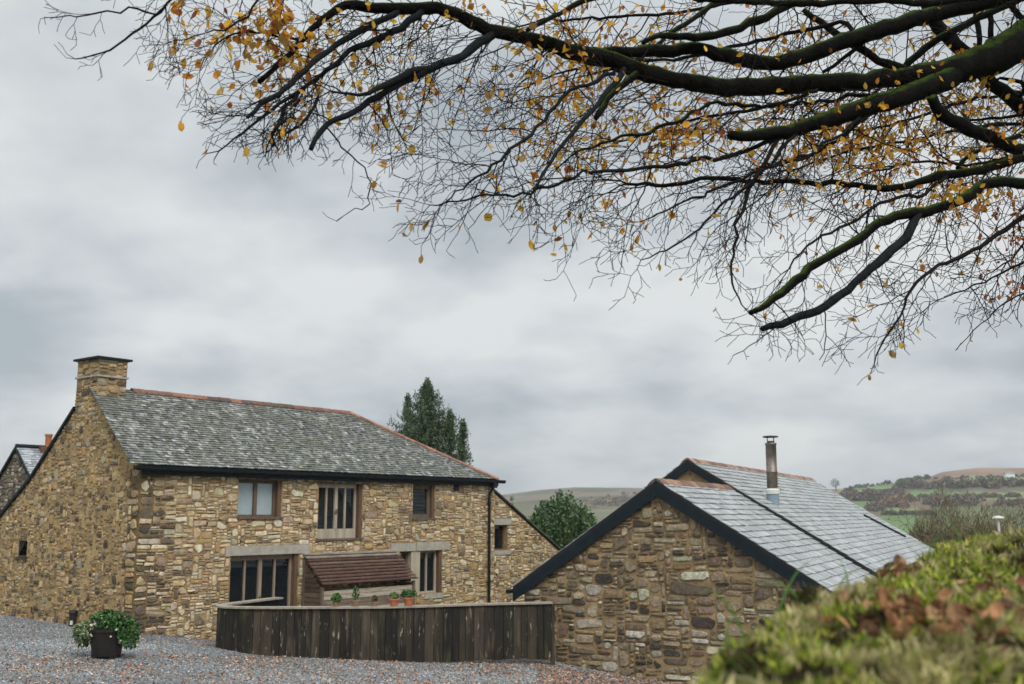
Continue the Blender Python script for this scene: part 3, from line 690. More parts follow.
barge(O1-.135, tA2, zA2, tR2, zR2, .30); barge(O1-.137, tA2-.002, zA2, tL2, zL2, .34)
# dark gutter end by the fence
gt = MB(); gt.tube([BP(tL-.1, -.25, zL-.12), BP(tL-.1, O2, zL-.12)], [.06]*2, 8); mk('gutter', gt, M['black'], barn)
# flue on the taller roof
of = O1+1.15; tf, zf = BW(772, 504, of)
roofz = zA2-sl2*(tf-tA2)
for _ in range(20):      # slide along the axis until the roof is under the flue's foot
    tf, zf = BW(773, 503, of); of += (zA2-sl2*(tf-tA2)-zf)*-1.2 if abs(zA2-sl2*(tf-tA2)-zf) > .003 else 0
    of = min(max(of, O1+.3), O1+9)
fb = BP(tf, of, zA2-sl2*(tf-tA2)); dist = fb[1]; pxm = dist/1064
rfl = 5.3*pxm
f1 = MB(); f1.lathe(fb-Zv*.25, [(rfl*1.18, 0), (rfl*1.18, .25+9*pxm)], 20); f2_ = MB()
zt_ = 62*pxm
f2_.lathe(fb, [(rfl, 8*pxm), (rfl, 30*pxm), (rfl*1.06, 30.2*pxm), (rfl*1.06, 31.5*pxm), (rfl, 31.7*pxm), (rfl, zt_-4*pxm), (rfl*1.08, zt_-3.8*pxm), (rfl*1.08, zt_-2*pxm), (rfl*.7, zt_-1.9*pxm), (rfl*.7, zt_)], 24)
flue = mk('flue', f2_, M['steel'], barn, smooth=False)
for p_ in flue.data.polygons: p_.use_smooth = len(p_.vertices) == 4
subpart('collar', f1, M['lead'], flue, barn)
f3 = MB(); f3.lathe(fb, [(rfl*1.3, 9*pxm), (rfl*1.32, 13*pxm), (rfl*1.0, 14.5*pxm)], 20); subpart('flange', f3, M['white'], flue, barn)
f4 = MB(); f4.lathe(fb+Zv*(zt_+3.6*pxm), [(rfl*1.25, 0), (rfl*1.5, .3*pxm), (rfl*1.4, 1.4*pxm), (rfl*.3, 2.*pxm)], 20)
for a in range(4):
    an = a*1.57+.5; f4.tube([fb+Zv*(zt_-2*pxm)+np.array([math.cos(an), math.sin(an), 0])*rfl*.85, fb+Zv*(zt_+4*pxm)+np.array([math.cos(an), math.sin(an), 0])*rfl*.85], [.012]*2, 5)
subpart('cap', f4, M['frame_black'], flue, barn)
# roof window standing proud on the lower right slope
nn2 = np.array(BT*sl2+Zv); nn2 /= np.linalg.norm(nn2); dn = BT-Zv*sl2; dn /= np.linalg.norm(dn)
def roofpt(px, py):
    return on_plane(px, py, BP(tA2, O1, zA2), nn2)
ra, rb_ = roofpt(863, 516), roofpt(905, 538)
rw = MB(); ln = np.linalg.norm(rb_-ra); dd = (rb_-ra)/ln
rw.box(ra, dd*ln, BU*.10, nn2*.10); mk('roof_vent', rw, M['frame_black'], barn)
print('barn', tA, zA, tR, zR, 'A2', tA2, zA2, 'flue o', of-O1, fb, 'vent', ra, rb_, ln)

# ------------------------------------------------------------------ COTTAGE far left
D0 = 46.
ck = at(31, 474, D0); ap_z = at(18, 447, D0*1.03)[2]
def CP(l, s, z): p = ck+W*l+GD*s; p[2] = z; return p
cot = thing('distant_cottage', 'small grey stone cottage behind the farmhouse gable, slate roof and orange chimney pot', 'house', CP(2, 2, 0))
cg = float(np.dot(on_plane(18, 447, ck, W)-ck, GD)); cza = float(on_plane(18, 447, ck, W)[2]); cze = float(ck[2]); csl = (cza-cze)/cg
ctop = lambda s: cza-csl*abs(s-cg)-.08
ext = cg*2.2
cw_ = MB(); oc = ck.copy(); oc[2] = 0
rubble(cw_, oc, GD, -W, -.6, ext, .5, cza, lambda u, v: -.6 < u < ext and v < ctop(u)-.05, [(.2, .45, .12, .3, 3), (.15, .3, .1, .2, 3)], [(.20, .17, .14, 3), (.30, .27, .23, 2), (.11, .09, .08, 2), (.45, .43, .38, .8)], cell=(.08, .07), prot=.04)
wall_sheet(cw_, oc, GD, -W, lambda u: -1., ctop, [-.6, cg, ext], [], mi=1)
mk('wall', cw_, [M['stone'], mat('grey mortar', (.16, .13, .10), var=.3, vscale=3, bump=.6)], cot)
cr = MB(); d = GD*cg+Zv*(cza-cze); d1 = d/np.linalg.norm(d); s0 = CP(-.12, -.7, cze-csl*.7); ln = np.linalg.norm(CP(-.12, cg, cza)-s0); nn = np.cross(W, d1); nn = nn if nn[2] > 0 else -nn
slates(cr, s0, W, d1, nn, ln, lambda s: 0., lambda s: 7., .16, (.16, .3), [(.30, .32, .34, 3), (.22, .24, .26, 2), (.38, .40, .42, 2)])
cr.poly([CP(-.12, ext, ctop(ext)+.08), CP(7, ext, ctop(ext)+.08), CP(7, cg, cza), CP(-.12, cg, cza)], Zv*.05, (.1, .1, .11))
mk('roof', cr, M['slate_new'], cot)
cv = MB(); cv.poly([CP(-.14, cg, cza+.04), CP(-.14, -.7, cze-csl*.7+.04), CP(-.14, -.7, cze-csl*.7-.1), CP(-.14, cg, cza-.1)], W*.06); cv.poly([CP(-.142, cg, cza+.04), CP(-.142, ext, ctop(ext)+.1), CP(-.142, ext, ctop(ext)-.05), CP(-.142, cg, cza-.1)], W*.06)
cv.tube([CP(-.1, cg, cza+.05), CP(7, cg, cza+.05)], [.1]*2, 6); mk('verge', cv, M['black'], cot)
rp = on_plane(45.5, 447, CP(0, cg, 0), GD); lc = float(np.dot(rp-ck, W))
ch = MB(); ch.box(CP(lc-.35, cg-.3, cza-.55), W*.75, GD*.6, Zv*.62, (.16, .075, .05)); cho = mk('chimney', ch, M['terracotta'], cot)
cp = MB(); cp.lathe(CP(lc+.12, cg, cza+.07), [(.16, 0), (.13, .10), (.14, .48), (.17, .5), (.17, .58), (.12, .58)], 14); subpart('chimney_pot', cp, M['cowl'], cho, cot)

# ------------------------------------------------------------------ FENCE
rimz = .82
def rimpt(px, py): r = ray(px, py); return CAM+r*((rimz-CZ)/r[2])
path = [rimpt(*p) for p in [(277, 597), (262, 598.6), (246, 600.6), (230, 602.6), (219, 604.2)]]
path += [rimpt(*p) for p in [(216.3, 605.3), (219, 606), (229, 606.6), (250, 607), (286, 607), (335, 606.8), (390, 606.5), (430, 605.4), (466, 604), (510, 603), (552, 602)]]
path = np.array(path)[:, :2]
def resample(p, step):
    d = np.r_[0, np.cumsum(np.hypot(*np.diff(p, axis=0).T))]; n = int(d[-1]/step)+1; t = np.linspace(0, d[-1], n)
    return np.stack([np.interp(t, d, p[:, 0]), np.interp(t, d, p[:, 1])], -1)
# soften the polyline
for _ in range(2):
    q = [path[0]]
    for a, b in zip(path[:-1], path[1:]): q += [a*.75+b*.25, a*.25+b*.75]
    path = np.array(q+[path[-1]])
fence = thing('timber_fence', 'curved fence of dark upright weathered boards with a pale capping rail in the yard', 'fence', (-3, 25.5, -.5))
st = resample(path, .02); i = 0; fb_ = MB()
while i < len(st)-4:
    wd = U(.17, .30); j = min(i+int(wd/.02), len(st)-1)
    a, b = st[i], st[j]; d = np.array([*(b-a), 0]); ln = np.linalg.norm(d); nrm = np.array([d[1], -d[0], 0])/ln   # outward
    zb_ = max(min(yard(*a), yard(*b))-.03, -.56)
    o = np.array([*a, zb_+U(-.02, .03)])
    c = random.choice([(.022, .019, .014), (.034, .027, .019), (.015, .0135, .011), (.05, .039, .027), (.02, .018, .013), (.06, .047, .034)])
    if i < 60: c = tuple(x*1.6 for x in c)
    fb_.box(o+d/ln*.006+nrm*U(-.008, .008), d/ln*(ln-.012), -nrm*.03, Zv*(rimz-.045-o[2]), c)
    i = j
stc = resample(path, .35)
bk_ = MB(); nb_ = np.gradient(stc, axis=0); nb_ = np.stack([nb_[:, 1], -nb_[:, 0]], -1); nb_ /= np.linalg.norm(nb_, axis=1)[:, None]
for k in range(len(stc)-1):
    a, b = stc[k]-nb_[k]*.05, stc[k+1]-nb_[k+1]*.05; a2, b2 = a-nb_[k]*.03, b-nb_[k+1]*.03
    za, zb_ = max(float(yard(*a))-.03, -.53), max(float(yard(*b))-.03, -.53)
    bk_.add([(*a, za), (*b, zb_), (*b, rimz-.045), (*a, rimz-.045), (*a2, za), (*b2, zb_), (*b2, rimz-.045), (*a2, rimz-.045)], [(0, 1, 2, 3), (7, 6, 5, 4), (0, 4, 5, 1)])
mk('gap_backing', bk_, M['slab'], fence)  # dark sheet added behind the boards so no light shows through the gaps
mk('boards', fb_, M['board'], fence)
cpm = MB()
nr_ = np.gradient(stc, axis=0); nr_ = np.stack([nr_[:, 1], -nr_[:, 0]], -1); nr_ /= np.linalg.norm(nr_, axis=1)[:, None]
for k in range(len(stc)-1):
    a0, a1 = stc[k]+nr_[k]*.06, stc[k+1]+nr_[k+1]*.06; b0, b1 = stc[k]-nr_[k]*.22, stc[k+1]-nr_[k+1]*.22
    lo_, hi_ = rimz-.042, rimz
    cpm.add([(*a0, lo_), (*a1, lo_), (*b1, lo_), (*b0, lo_), (*a0, hi_), (*a1, hi_), (*b1, hi_), (*b0, hi_)], [(0, 1, 5, 4), (2, 3, 7, 6), (4, 5, 6, 7), (3, 2, 1, 0)])
mk('capping_rail', cpm, M['cap'], fence)
pst = MB(); e = st[-1]; pst.box((e[0]-.05, e[1]+.03, -.9), (.12, 0, 0), (0, .12, 0), (0, 0, rimz+.85), (.05, .04, .03)); mk('post', pst, M['board'], fence)

# ------------------------------------------------------------------ WOOD STORE
s0, s1, q0, zt0, zb0 = FW(302, 553)[0], FW(396, 550.5)[0], .95, 1.87, .96
store = thing('wooden_lean_to', 'low wooden lean to store with a sloping brown boarded roof against the farmhouse', 'shed', HP(7.4, -.5, -.4))
sm_ = MB(); nb = 10
for k in range(nb):
    f0, f1 = k/nb, (k+1)/nb+.02
    z_ = lambda f: zt0+(zb0-zt0)*f; o_ = lambda f: -.02-q0*f
    c = (.26, .22, .185) if k < 2 else random.choice([(.085, .047, .036), (.07, .04, .03), (.105, .06, .045), (.14, .09, .067)])
    L0, L1 = s0+U(-.02, .02), s1+U(-.03, .03)
    a, b, cc_, dd_ = HP(L0, o_(f0), z_(f0)+.012), HP(L1, o_(f0), z_(f0)+.012), HP(L1, o_(f1), z_(f1)+.085), HP(L0, o_(f1), z_(f1)+.085)
    sm_.poly([a, b, cc_, dd_], -Zv*.03, c)
mk('roof', sm_, M['clad'], store)
fm2 = MB()
for k in range(11):
    z0 = -.55+k*.137; c = random.choice([(.42, .36, .29), (.32, .26, .2), (.20, .15, .115), (.50, .44, .36)])
    if z0+.13 > zb0-.06: break
    fm2.box(HP(s0+.10, -q0+.10+U(-.01, .01), z0), W*(s1-s0-.2), GD*.03, Zv*U(.118, .128), c)
mk('front_boards', fm2, M['clad'], store)
for l in (s0+.05, s1-.09):
    b = MB()
    for k in range(17):
        z0 = -.5+k*.14; f = 1 if z0+.13 < zb0-.05 else (zt0-z0-.19)/(zt0-zb0)
        if f < .1: break
        b.box(HP(l, -.03-q0*min(f, 1)*.88, z0), W*.03, GD*(q0*min(f, 1)*.88), Zv*.125, random.choice([(.13, .09, .065), (.18, .125, .09), (.09, .06, .045)]))
    mk('side_boards', b, M['clad'], store)
for l in (s0+.02, s1-.1):
    for (o, zt) in ((-.10, zt0-.16), (-q0+.06, zb0-.03)):
        b = MB(); b.box(HP(l, o, -.6), W*.09, GD*.09, Zv*(zt+.6)); mk('post', b, M['oak'], store)

# ------------------------------------------------------------------ plants in pots
def leafy(n, c, rad, size, pal, flat=.0):
    d = np.random.normal(size=(n, 3)); d /= np.linalg.norm(d, axis=1)[:, None]; d *= np.random.uniform(.35, 1, (n, 1))**.5
    P = np.array(c)+d*np.array(rad)
    return P, np.random.uniform(*size, n), pick(pal, n, .3)
GREEN = [(.05, .12, .02), (.08, .17, .03), (.035, .08, .018), (.11, .19, .05)]
pots = [(393.5, 5.2, .18, .2, True, 'terracotta pot with a small grey green shrub, left of the brighter terracotta pot'),
        (408, 5.4, .20, .24, True, 'terracotta pot with bright green leaves at the right end of the pot row'),
        (355, 4.2, .15, .45, False, 'tall thin green seedling in a pale clay pot on the fence rail'),
        (335.5, 3.6, .10, .26, False, 'low pot with broad green leaves at the left end of the pot row'),
        (374, 3.8, .11, .2, False, 'small clay pot with a dull brown green plant between two greener pots')]
for (px, rpx, hh, ph, clay, lab) in pots:
    yy = np.interp(px, [286, 335, 390, 430], [607, 606.8, 606.5, 605.4]); b = rimpt(px, yy); b[1] += .10
    t = thing('potted_plant', lab, 'potted plant', b, 'pots along the fence rail')
    r = rpx*b[1]/1064; m_ = MB(); m_.lathe(b, [(r*.68, 0), (r*.92, hh*.78), (r*1.04, hh*.78), (r*1.04, hh), (r*.88, hh), (r*.85, hh*.88)], 18)
    mk('pot', m_, M['clay'] if clay else mat('pale clay', (.27, .18, .12), var=.2), t)
    big = px in (335.5, 408)
    P, s, c = leafy(130, b+Zv*(hh+ph*.32), (r*(1.5 if big else .9), r*1.3, ph*.42), (.05, .11) if big else (.03, .07), GREEN if px != 374 else [(.12, .10, .05), (.08, .09, .04)])
    leaves_mesh('foliage', P, s, c, M['leafgreen'], False, t)
tb = at(106.5, 651.5, 23.4); tb[2] = float(yard(tb[0], tb[1]))+.02
tub = thing('planter_tub', 'dark round tub overflowing with green foliage and cream flowers on the gravel', 'planter', tb)
m_ = MB(); m_.lathe(tb, [(.285, .05), (.30, .05), (.365, .56), (.39, .56), (.39, .62), (.35, .62), (.34, .54)], 26)
for a in range(4):
    an = a*1.571+.75; m_.box(tb+np.array([math.cos(an)*.27-.035, math.sin(an)*.27-.035, 0]), (.07, 0, 0), (0, .07, 0), (0, 0, .09))
mk('tub', m_, M['tub'], tub)
Ps, Ss, Cs = [], [], []
for (dx, dz, rx, rz, n, g) in ((-.43, .55, .28, .25, 450, 1), (.42, .55, .27, .25, 460, 0), (.02, .76, .35, .25, 600, 0), (-.2, .66, .3, .22, 350, 1), (.22, .72, .25, .2, 300, 0), (-.5, .42, .18, .2, 160, 1), (.5, .36, .16, .2, 150, 0)):
    P, s, c = leafy(n, tb+np.array([dx, U(-.12, .05), dz]), (rx, .36, rz), (.045, .10), [(.03, .10, .015), (.055, .17, .025), (.02, .06, .012)] if not g else [(.09, .14, .05), (.16, .21, .09), (.05, .09, .03), (.26, .29, .16)])
    Ps.append(P); Ss.append(s); Cs.append(c)
leaves_mesh('foliage', np.concatenate(Ps), np.concatenate(Ss), np.concatenate(Cs), M['leafgreen'], False, tub)
for k in range(46):
    fl = MB(); a = U(0, 6.28); dx = random.choice([U(-.62, -.2), U(-.4, .1), U(-.6, .5)]); z = .82-.9*abs(dx+.05)**1.5-U(0, .3); c = tb+np.array([dx, -.36+U(0, .15)+abs(dx)*.2, z])
    R_ = U(.02, .038) if k else .075
    ring = [[c+np.array([math.cos(q*1.047+a)*R_*f, -.02+.03*f*f-.0, math.sin(q*1.047+a)*R_*f*U(.8, 1.1)]) for q in range(6)] for f in (.35, 1.)]
    fl.add([c+np.array([0, -.025, 0])]+ring[0]+ring[1], [(0, 1+q, 1+(q+1) % 6) for q in range(6)]+[(1+q, 7+q, 7+(q+1) % 6, 1+(q+1) % 6) for q in range(6)])
    mk('flower', fl, M['petal'], tub)
gl_ = at(73, 616, 28.9); gl_[2] = float(yard(gl_[0], gl_[1]))+.02
lamp = thing('bollard_light', 'short dark bollard light with a pale lower panel at the foot of the chimney gable', 'light', gl_)
m_ = MB(); m_.lathe(gl_, [(.095, 0), (.095, .31), (.11, .31), (.12, .36), (.10, .42), (.03, .43)], 16); mk('post', m_, M['tub'], lamp)
m_ = MB(); m_.box(gl_+np.array([-.03, -.105, .05]), (.07, 0, 0), (0, .02, 0), (0, 0, .11)); mk('panel', m_, M['white'], lamp)

# ------------------------------------------------------------------ trees behind
def tri_cloud(name, P, D, size, col, m, parent, asp=.5):
    n = len(P); D = D/(np.linalg.norm(D, axis=1)[:, None]+1e-9); s = np.random.normal(size=(n, 3)); s -= D*np.sum(s*D, 1)[:, None]; s /= np.linalg.norm(s, axis=1)[:, None]
    L_ = size[:, None]; V = np.stack([P-s*L_*asp*.25, P+D*L_*.55+s*L_*asp*.5, P+D*L_, P+D*L_*.45-s*L_*asp*.5], 1).reshape(-1, 3)-np.array(parent['_base'])
    F_ = np.arange(n*4).reshape(n, 4); return mk_np(name, V, F_, [m], parent, col)
def spruce(px, topy, D, halfpx, lab, cat='tree', n=260, base=None, grp=None):
    tp = at(px, topy, D); b = np.array([tp[0], tp[1], float(terrain(tp[0], tp[1]))]); H = tp[2]-b[2]
    t = thing('spruce_tree', lab, cat, b, grp); m_ = MB()
    m_.tube([b-Zv*.3, b+Zv*H*.6, tp-Zv*.2], [.22, .12, .02], 8); mk('trunk', m_, M['trunk'], t)
    Ps, Ds, Ss = [], [], []; wmax = halfpx*D/1064
    for k in range(n):
        f = random.random()**1.1; z = max(.12, f*H*.8); L_ = min(wmax*1.1, .08+wmax*1.32*(z/(H*.36))**1.2)*U(.45, 1.15); a = U(0, 6.283)
        up = .55*(1-min(1, z/(H*.5)))+U(-.15, .35)
        d = np.array([math.cos(a), math.sin(a), up]); steps = max(4, int(L_/.10))
        for q in range(steps):
            x = (q+.5)/steps*L_; p = tp-Zv*z+d*x-Zv*.12*x*x/max(wmax, .5)
            for _ in range(4):
                Ps.append(p+np.random.normal(0, .06, 3)); Ds.append(d*.5+np.random.normal(0, .5, 3)+Zv*.55); Ss.append(U(.07, .17))
        for q in range(7): Ps.append(p+Zv*q*.05); Ds.append(np.random.normal(0, .45, 3)+Zv*.9); Ss.append(U(.07, .13))
    for q in range(60): Ps.append(tp-Zv*q*.02+np.random.normal(0, .03, 3)); Ds.append(np.random.normal(0, .4, 3)+Zv*.7); Ss.append(U(.1, .2))
    n_ = len(Ps); c = pick([(.055, .10, .056), (.08, .13, .06), (.035, .07, .046), (.12, .15, .07)], n_, .3)
    tri_cloud('crown', np.array(Ps), np.array(Ds), np.array(Ss), c, M['conifer'], t)
spruce(427, 383, 58, 38, 'tall dark spruce rising behind the roof hip of the farmhouse', n=950)
spruce(408, 398, 60, 15, 'narrow spruce spire at the left shoulder of the tall spruce', n=300)
spruce(450, 414, 57, 15, 'short dark spruce just right of the tall spruce', n=300)
spruce(463, 424, 56, 12, 'smallest conifer at the right end of the spruce clump', n=300)
def bush(px0, px1, topy, boty, D, lab, n=9000, pal=None, spires=14, name='evergreen_tree'):
    c = at((px0+px1)/2, topy, D); g = float(terrain(c[0], c[1])); b = np.array([c[0], c[1], g]); t = thing(name, lab, 'tree', b)
    w_ = (px1-px0)/2*D/1064; H = c[2]-g; m_ = MB(); m_.tube([b-Zv*.3, b+Zv*H*.5, b+Zv*H*.85], [.16, .1, .03], 7)
    sp = []
    for k in range(spires):
        f = (k+.5)/spires*2-1; top = H*(1-.30*abs(f)**1.7-U(0, .10)); sp.append((f*w_*.86, U(-.7, .7)*w_*.6, top)); m_.tube([b+Zv*H*.25, b+np.array([sp[-1][0], sp[-1][1], top*.7])], [.06, .02], 5)
    mk('trunk', m_, M['trunk'], t)
    P = np.empty((n, 3)); Dd = np.empty((n, 3))
    for k in range(n):
        x, y, top = random.choice(sp); f = random.random()**.75; z = top*(1-f*.92); r = (.10+.55*min(1, f*1.8))*w_*.42*U(.3, 1); a = U(0, 6.283)
        P[k] = b+np.array([x+math.cos(a)*r, y+math.sin(a)*r, z]); Dd[k] = (math.cos(a)*.6+U(-.4, .4), math.sin(a)*.6+U(-.4, .4), U(.1, 1.2))
    tri_cloud('crown', P, Dd, np.random.uniform(.10, .24, n), pick(pal or [(.055, .12, .045), (.085, .165, .055), (.035, .075, .035), (.13, .20, .07)], n, .3), M['leafgreen'], t, .7)
bush(521, 606, 489, 560, 56, 'broad bushy evergreen tree standing between the stone wing and the barn', n=17000, spires=22)
bush(503, 521, 494, 520, 75, 'small dark bush peeping over the sloping roof of the stone wing', n=2500, spires=5)

# twig growth used for bare shrubs and the beech
def unit(v): return v/(np.linalg.norm(v)+1e-9)
LIMX = [-400, 40, 48, 75, 100, 130, 160, 200, 210, 230, 330, 350, 380, 430, 500, 520, 560, 620, 660, 700, 740, 800, 850, 900, 960, 1024, 1400]
LIMY = [-300, -30, 24, 68, 74, 64, 80, 120, 150, 158, 168, 200, 214, 248, 246, 240, 300, 305, 325, 350, 360, 370, 376, 354, 330, 325, 340]
def reach(P):      # how far out and down this crown spreads, seen as an outline from where the photograph stands
    f = P[1]*math.cos(TILT)+(P[2]-CZ)*math.sin(TILT); u = -P[1]*math.sin(TILT)+(P[2]-CZ)*math.cos(TILT)
    return (342-F*u/f) < np.interp(512+F*P[0]/f, LIMX, LIMY)+U(-22, 6)
def grow(lines, P, d, L_, r, lev, step, bias, tips, spread=.8, kids=(4, 7), zig=.16, droop=0., rmin=.0006, crown=False):
    """a zigzag shoot: at every node a side shoot leaves on alternate sides and the shoot itself kinks away from it"""
    n = max(2, int(round(L_/step))); pts = [P]; rad = [r]; d = unit(d)
    side = unit(np.cross(d, np.random.normal(0, .35, 3)+np.array([0, .9, .35]))); s = random.choice([-1, 1])
    pk = np.mean(kids)/n; ch = []
    for k in range(n):
        d = unit(d+np.random.normal(0, zig*.6, 3)+bias*.05+np.array([0, 0, -droop])-side*s*zig*1.1)
        if crown and k > 0 and not reach(P): break
        P = P+d*step*U(.65, 1.35); pts.append(P); rad.append(max(rmin, r*(1-.62*(k+1)/n))); s = -s
        if lev > 0 and (random.random() < pk or k == n-1): ch.append((k, s))
    lines.append((pts, rad, lev))
    if lev > 0:
        for (i, s) in ch:
            dd = unit(pts[i+1]-pts[i]); kd = unit(dd*.8+side*s*spread*U(.6, 1.15)+np.random.normal(0, .2, 3)+bias*.12)
            grow(lines, pts[i+1], kd, L_*U(.22, .6)*(1.1-.5*i/n), max(rad[i+1]*.72, rmin), lev-1, step*.8, bias, tips, spread, (max(2, kids[0]-1), max(3, kids[1]-1)), zig, droop, rmin, crown)
    else: tips.append(pts)
def lines_mesh(name, lines, m, parent, sides=(3, 3, 4, 5)):
    mb = MB()
    for pts, rad, lev in lines: mb.tube(pts, rad, sides[min(lev, 3)], cap=False)
    return mk(name, mb, m, parent)
def shrub(px, topy, D, hw, lab, col, leafn=500):
    c = at(px, topy, D); g = float(terrain(c[0], c[1])); b = np.array([c[0], c[1], g]); H = c[2]-g; t = thing('bare_shrub', lab, 'shrub', b, 'bare shrubs beyond the bank')
    ls, tips = [], []
    for k in range(11):
        a = U(0, 6.28); w_ = hw*D/1064/H; d = np.array([math.cos(a)*w_*U(.2, 1.0), math.sin(a)*w_*.8, 1.]); grow(ls, b+np.array([math.cos(a), math.sin(a), 0])*.2, d, H*U(.5, .8), .045, 3, H/12, np.array([0, 0, .5]), tips, .8, (6, 9), .18, 0., .011)
    lines_mesh('twigs', ls, col, t, (3, 3, 3, 4))
    nn_ = 7000; d = np.random.normal(size=(nn_, 3)); d /= np.linalg.norm(d, axis=1)[:, None]; d[:, 2] = np.abs(d[:, 2]); ww = hw*D/1064
    lob = np.array([1+.25*mnoise.noise((q[0]*2.2, q[1]*2.2, q[2]*2.2+px)) for q in d])
    PP = b+Zv*H*.12+d*np.array([ww, ww*.8, H*.86])*(np.random.uniform(.25, 1, nn_)**.5*lob)[:, None]
    tri_cloud('twigs', PP, d*.8+np.random.normal(0, .38, (nn_, 3))+Zv*.35, np.random.uniform(.25, .6, nn_), pick([(.20, .165, .095), (.15, .135, .07), (.25, .20, .13), (.10, .085, .05)], nn_, .25), M['conifer'], t, .085)
    P = np.array([q for p in tips for q in p[1:]]); k = np.random.choice(len(P), min(leafn, len(P)), False); P = P[k]
    tri_cloud('crown', P, np.random.normal(size=P.shape), np.random.uniform(.05, .13, len(P)), pick([(.12, .11, .04), (.09, .09, .03), (.16, .125, .06)], len(P)), M['conifer'], t)
olive = mat('olive bare twigs', (.105, .09, .042), var=.3, vscale=2)
shrub(950, 498, 62, 40, 'rounded bare olive brown shrub in front of the green hillside fields', M['haretwig'], 2500)
shrub(922, 512, 66, 20, 'lower olive shrub beside the end of the barn roof', olive, 2500)
shrub(1008, 509, 64, 34, 'reddish brown bare shrub at the right edge above the mossy bank', M['haretwig'], 1500)
shrub(980, 514, 58, 30, 'densest low shrub just behind the crest of the mossy bank', olive, 2500)

# hillside trees and hedges: one mass, many clumps
def clumps(name, specs, label=None):
    Ps, Ds, Ss, Cs = [], [], [], []
    for (pl_, n, hgt, pal) in specs:
        for k in range(n):
            f = random.random()*(len(pl_)-1); i = int(f); u = f-i; px = pl_[i][0]*(1-u)+pl_[i+1][0]*u+U(-1, 1)*pl_[i][2]; py = pl_[i][1]*(1-u)+pl_[i+1][1]*u+U(-1, 1)*pl_[i][3]
            p = hit(px, py)
            if p is None: continue
            r = hgt*U(.5, 1.2); nn_ = 70; d = np.random.normal(size=(nn_, 3)); d /= np.linalg.norm(d, axis=1)[:, None]; d[:, 2] = np.abs(d[:, 2])
            Ps.append(p+d*np.array([r*.8, r*.8, r])*np.random.uniform(.5, 1, (nn_, 1))); Ds.append(d+np.random.normal(0, .5, (nn_, 3))); Ss.append(np.random.uniform(.25, .5, nn_)*r); Cs.append(pick(pal, 1, .25)*np.random.uniform(.75, 1.25, (nn_, 1)))
    e = {'_base': (0, 0, 0)}
    n = sum(map(len, Ps)); P = np.concatenate(Ps); Dv = np.concatenate(Ds); S_ = np.concatenate(Ss)
    Dv = Dv/np.linalg.norm(Dv, axis=1)[:, None]; s = np.cross(Dv, np.random.normal(size=Dv.shape)); s /= np.linalg.norm(s, axis=1)[:, None]
    V = np.stack([P-s*S_[:, None]*.3, P+Dv*S_[:, None]*.5+s*S_[:, None]*.5, P+Dv*S_[:, None], P+Dv*S_[:, None]*.5-s*S_[:, None]*.5], 1).reshape(-1, 3)
    return tag(mk_np(name, V, np.arange(len(V)).reshape(-1, 4), [M['conifer']], None, np.concatenate(Cs)), kind='stuff')
HB, HP_, HG, HO = [(.15, .115, .085), (.125, .105, .08), (.17, .12, .085)], [(.15, .115, .10), (.13, .105, .09)], [(.08, .10, .05), (.10, .11, .055)], [(.21, .135, .085), (.18, .125, .08)]
clumps('hillside_woods', [
    ([(842, 498, 5, 3), (900, 498, 6, 3)], 75, 5, HB+HP_), ([(882, 499, 10, 5), (905, 505, 5, 3)], 35, 4.5, HO), ([(896, 487, 3, 2), (1024, 487, 3, 2)], 80, 4.5, HB+HG),
    ([(842, 500.5, 2, .8), (890, 500.5, 2, .8)], 40, 3, HB), ([(850, 489.5, 2, .5), (900, 482.6, 2, .5), (929, 478.6, 2, .5)], 60, 3, HG), ([(883, 515, 3, .5), (935, 514.5, 3, .5)], 40, 2.2, HG),
    ([(890, 498.4, 2, .5), (1024, 497.4, 2, .5)], 45, 2.8, HB), ([(868, 511, 6, 2), (888, 507, 4, 2)], 25, 3.2, HP_), ([(930, 479.5, 3, .4), (1024, 476.8, 3, .4)], 40, 2., HG+HB), ([(925, 503, 8, 3), (1024, 505, 8, 4)], 50, 4, HB+HP_+HG),
    ([(585, 507, 9, 3), (625, 502, 6, 3)], 30, 4.5, [(.26, .19, .13), (.18, .16, .11), (.22, .16, .12)]), ([(600, 499, 20, 4), (655, 494, 6, 3)], 16, 3., HB)])
# lone tree on the skyline, white house
p = hit(836, 490.3, 80, 1600); 
if p is None: p = np.array([305*1.0, 1000, terrain(305, 1000)])
t = thing('skyline_tree', 'lone round topped tree on the skyline beside the barn roof end', 'tree', p); dsc = p[1]/1064
m_ = MB(); m_.tube([p-Zv, p+Zv*3*dsc*1.5], [.5, .4], 6); mk('trunk', m_, M['trunk'], t)
d = np.random.normal(size=(420, 3)); d /= np.linalg.norm(d, axis=1)[:, None]
tri_cloud('crown', p+Zv*7.2*dsc+d*np.array([5, 5, 4.2])*dsc*np.random.uniform(.35, 1, (420, 1))*np.where(d[:, :1] > .1, .8, 1.05), d+np.random.normal(0, .5, d.shape), np.random.uniform(.6, 1.3, 420), pick([(.10, .10, .085), (.13, .12, .10)], 420), M['conifer'], t)
p = hit(1011, 477.6); p = p if p is not None else at(1011, 477, 1000); ds = p[1]/1064
t = thing('white_farmhouse', 'tiny white house with grey roof high on the brown moorland hill', 'house', p)
m_ = MB(); m_.box(p+np.array([-5, 0, -1])*ds, np.array([9.5, 1, 0])*ds, np.array([-.5, 4, 0])*ds, Zv*4.6*ds); mk('wall', m_, M['limewash'], t)
m_ = MB(); a = p+np.array([-5.2, -.2, 3.6])*ds; lx, ly = np.array([9.9, 1, 0])*ds, np.array([-.5, 4.4, 0])*ds
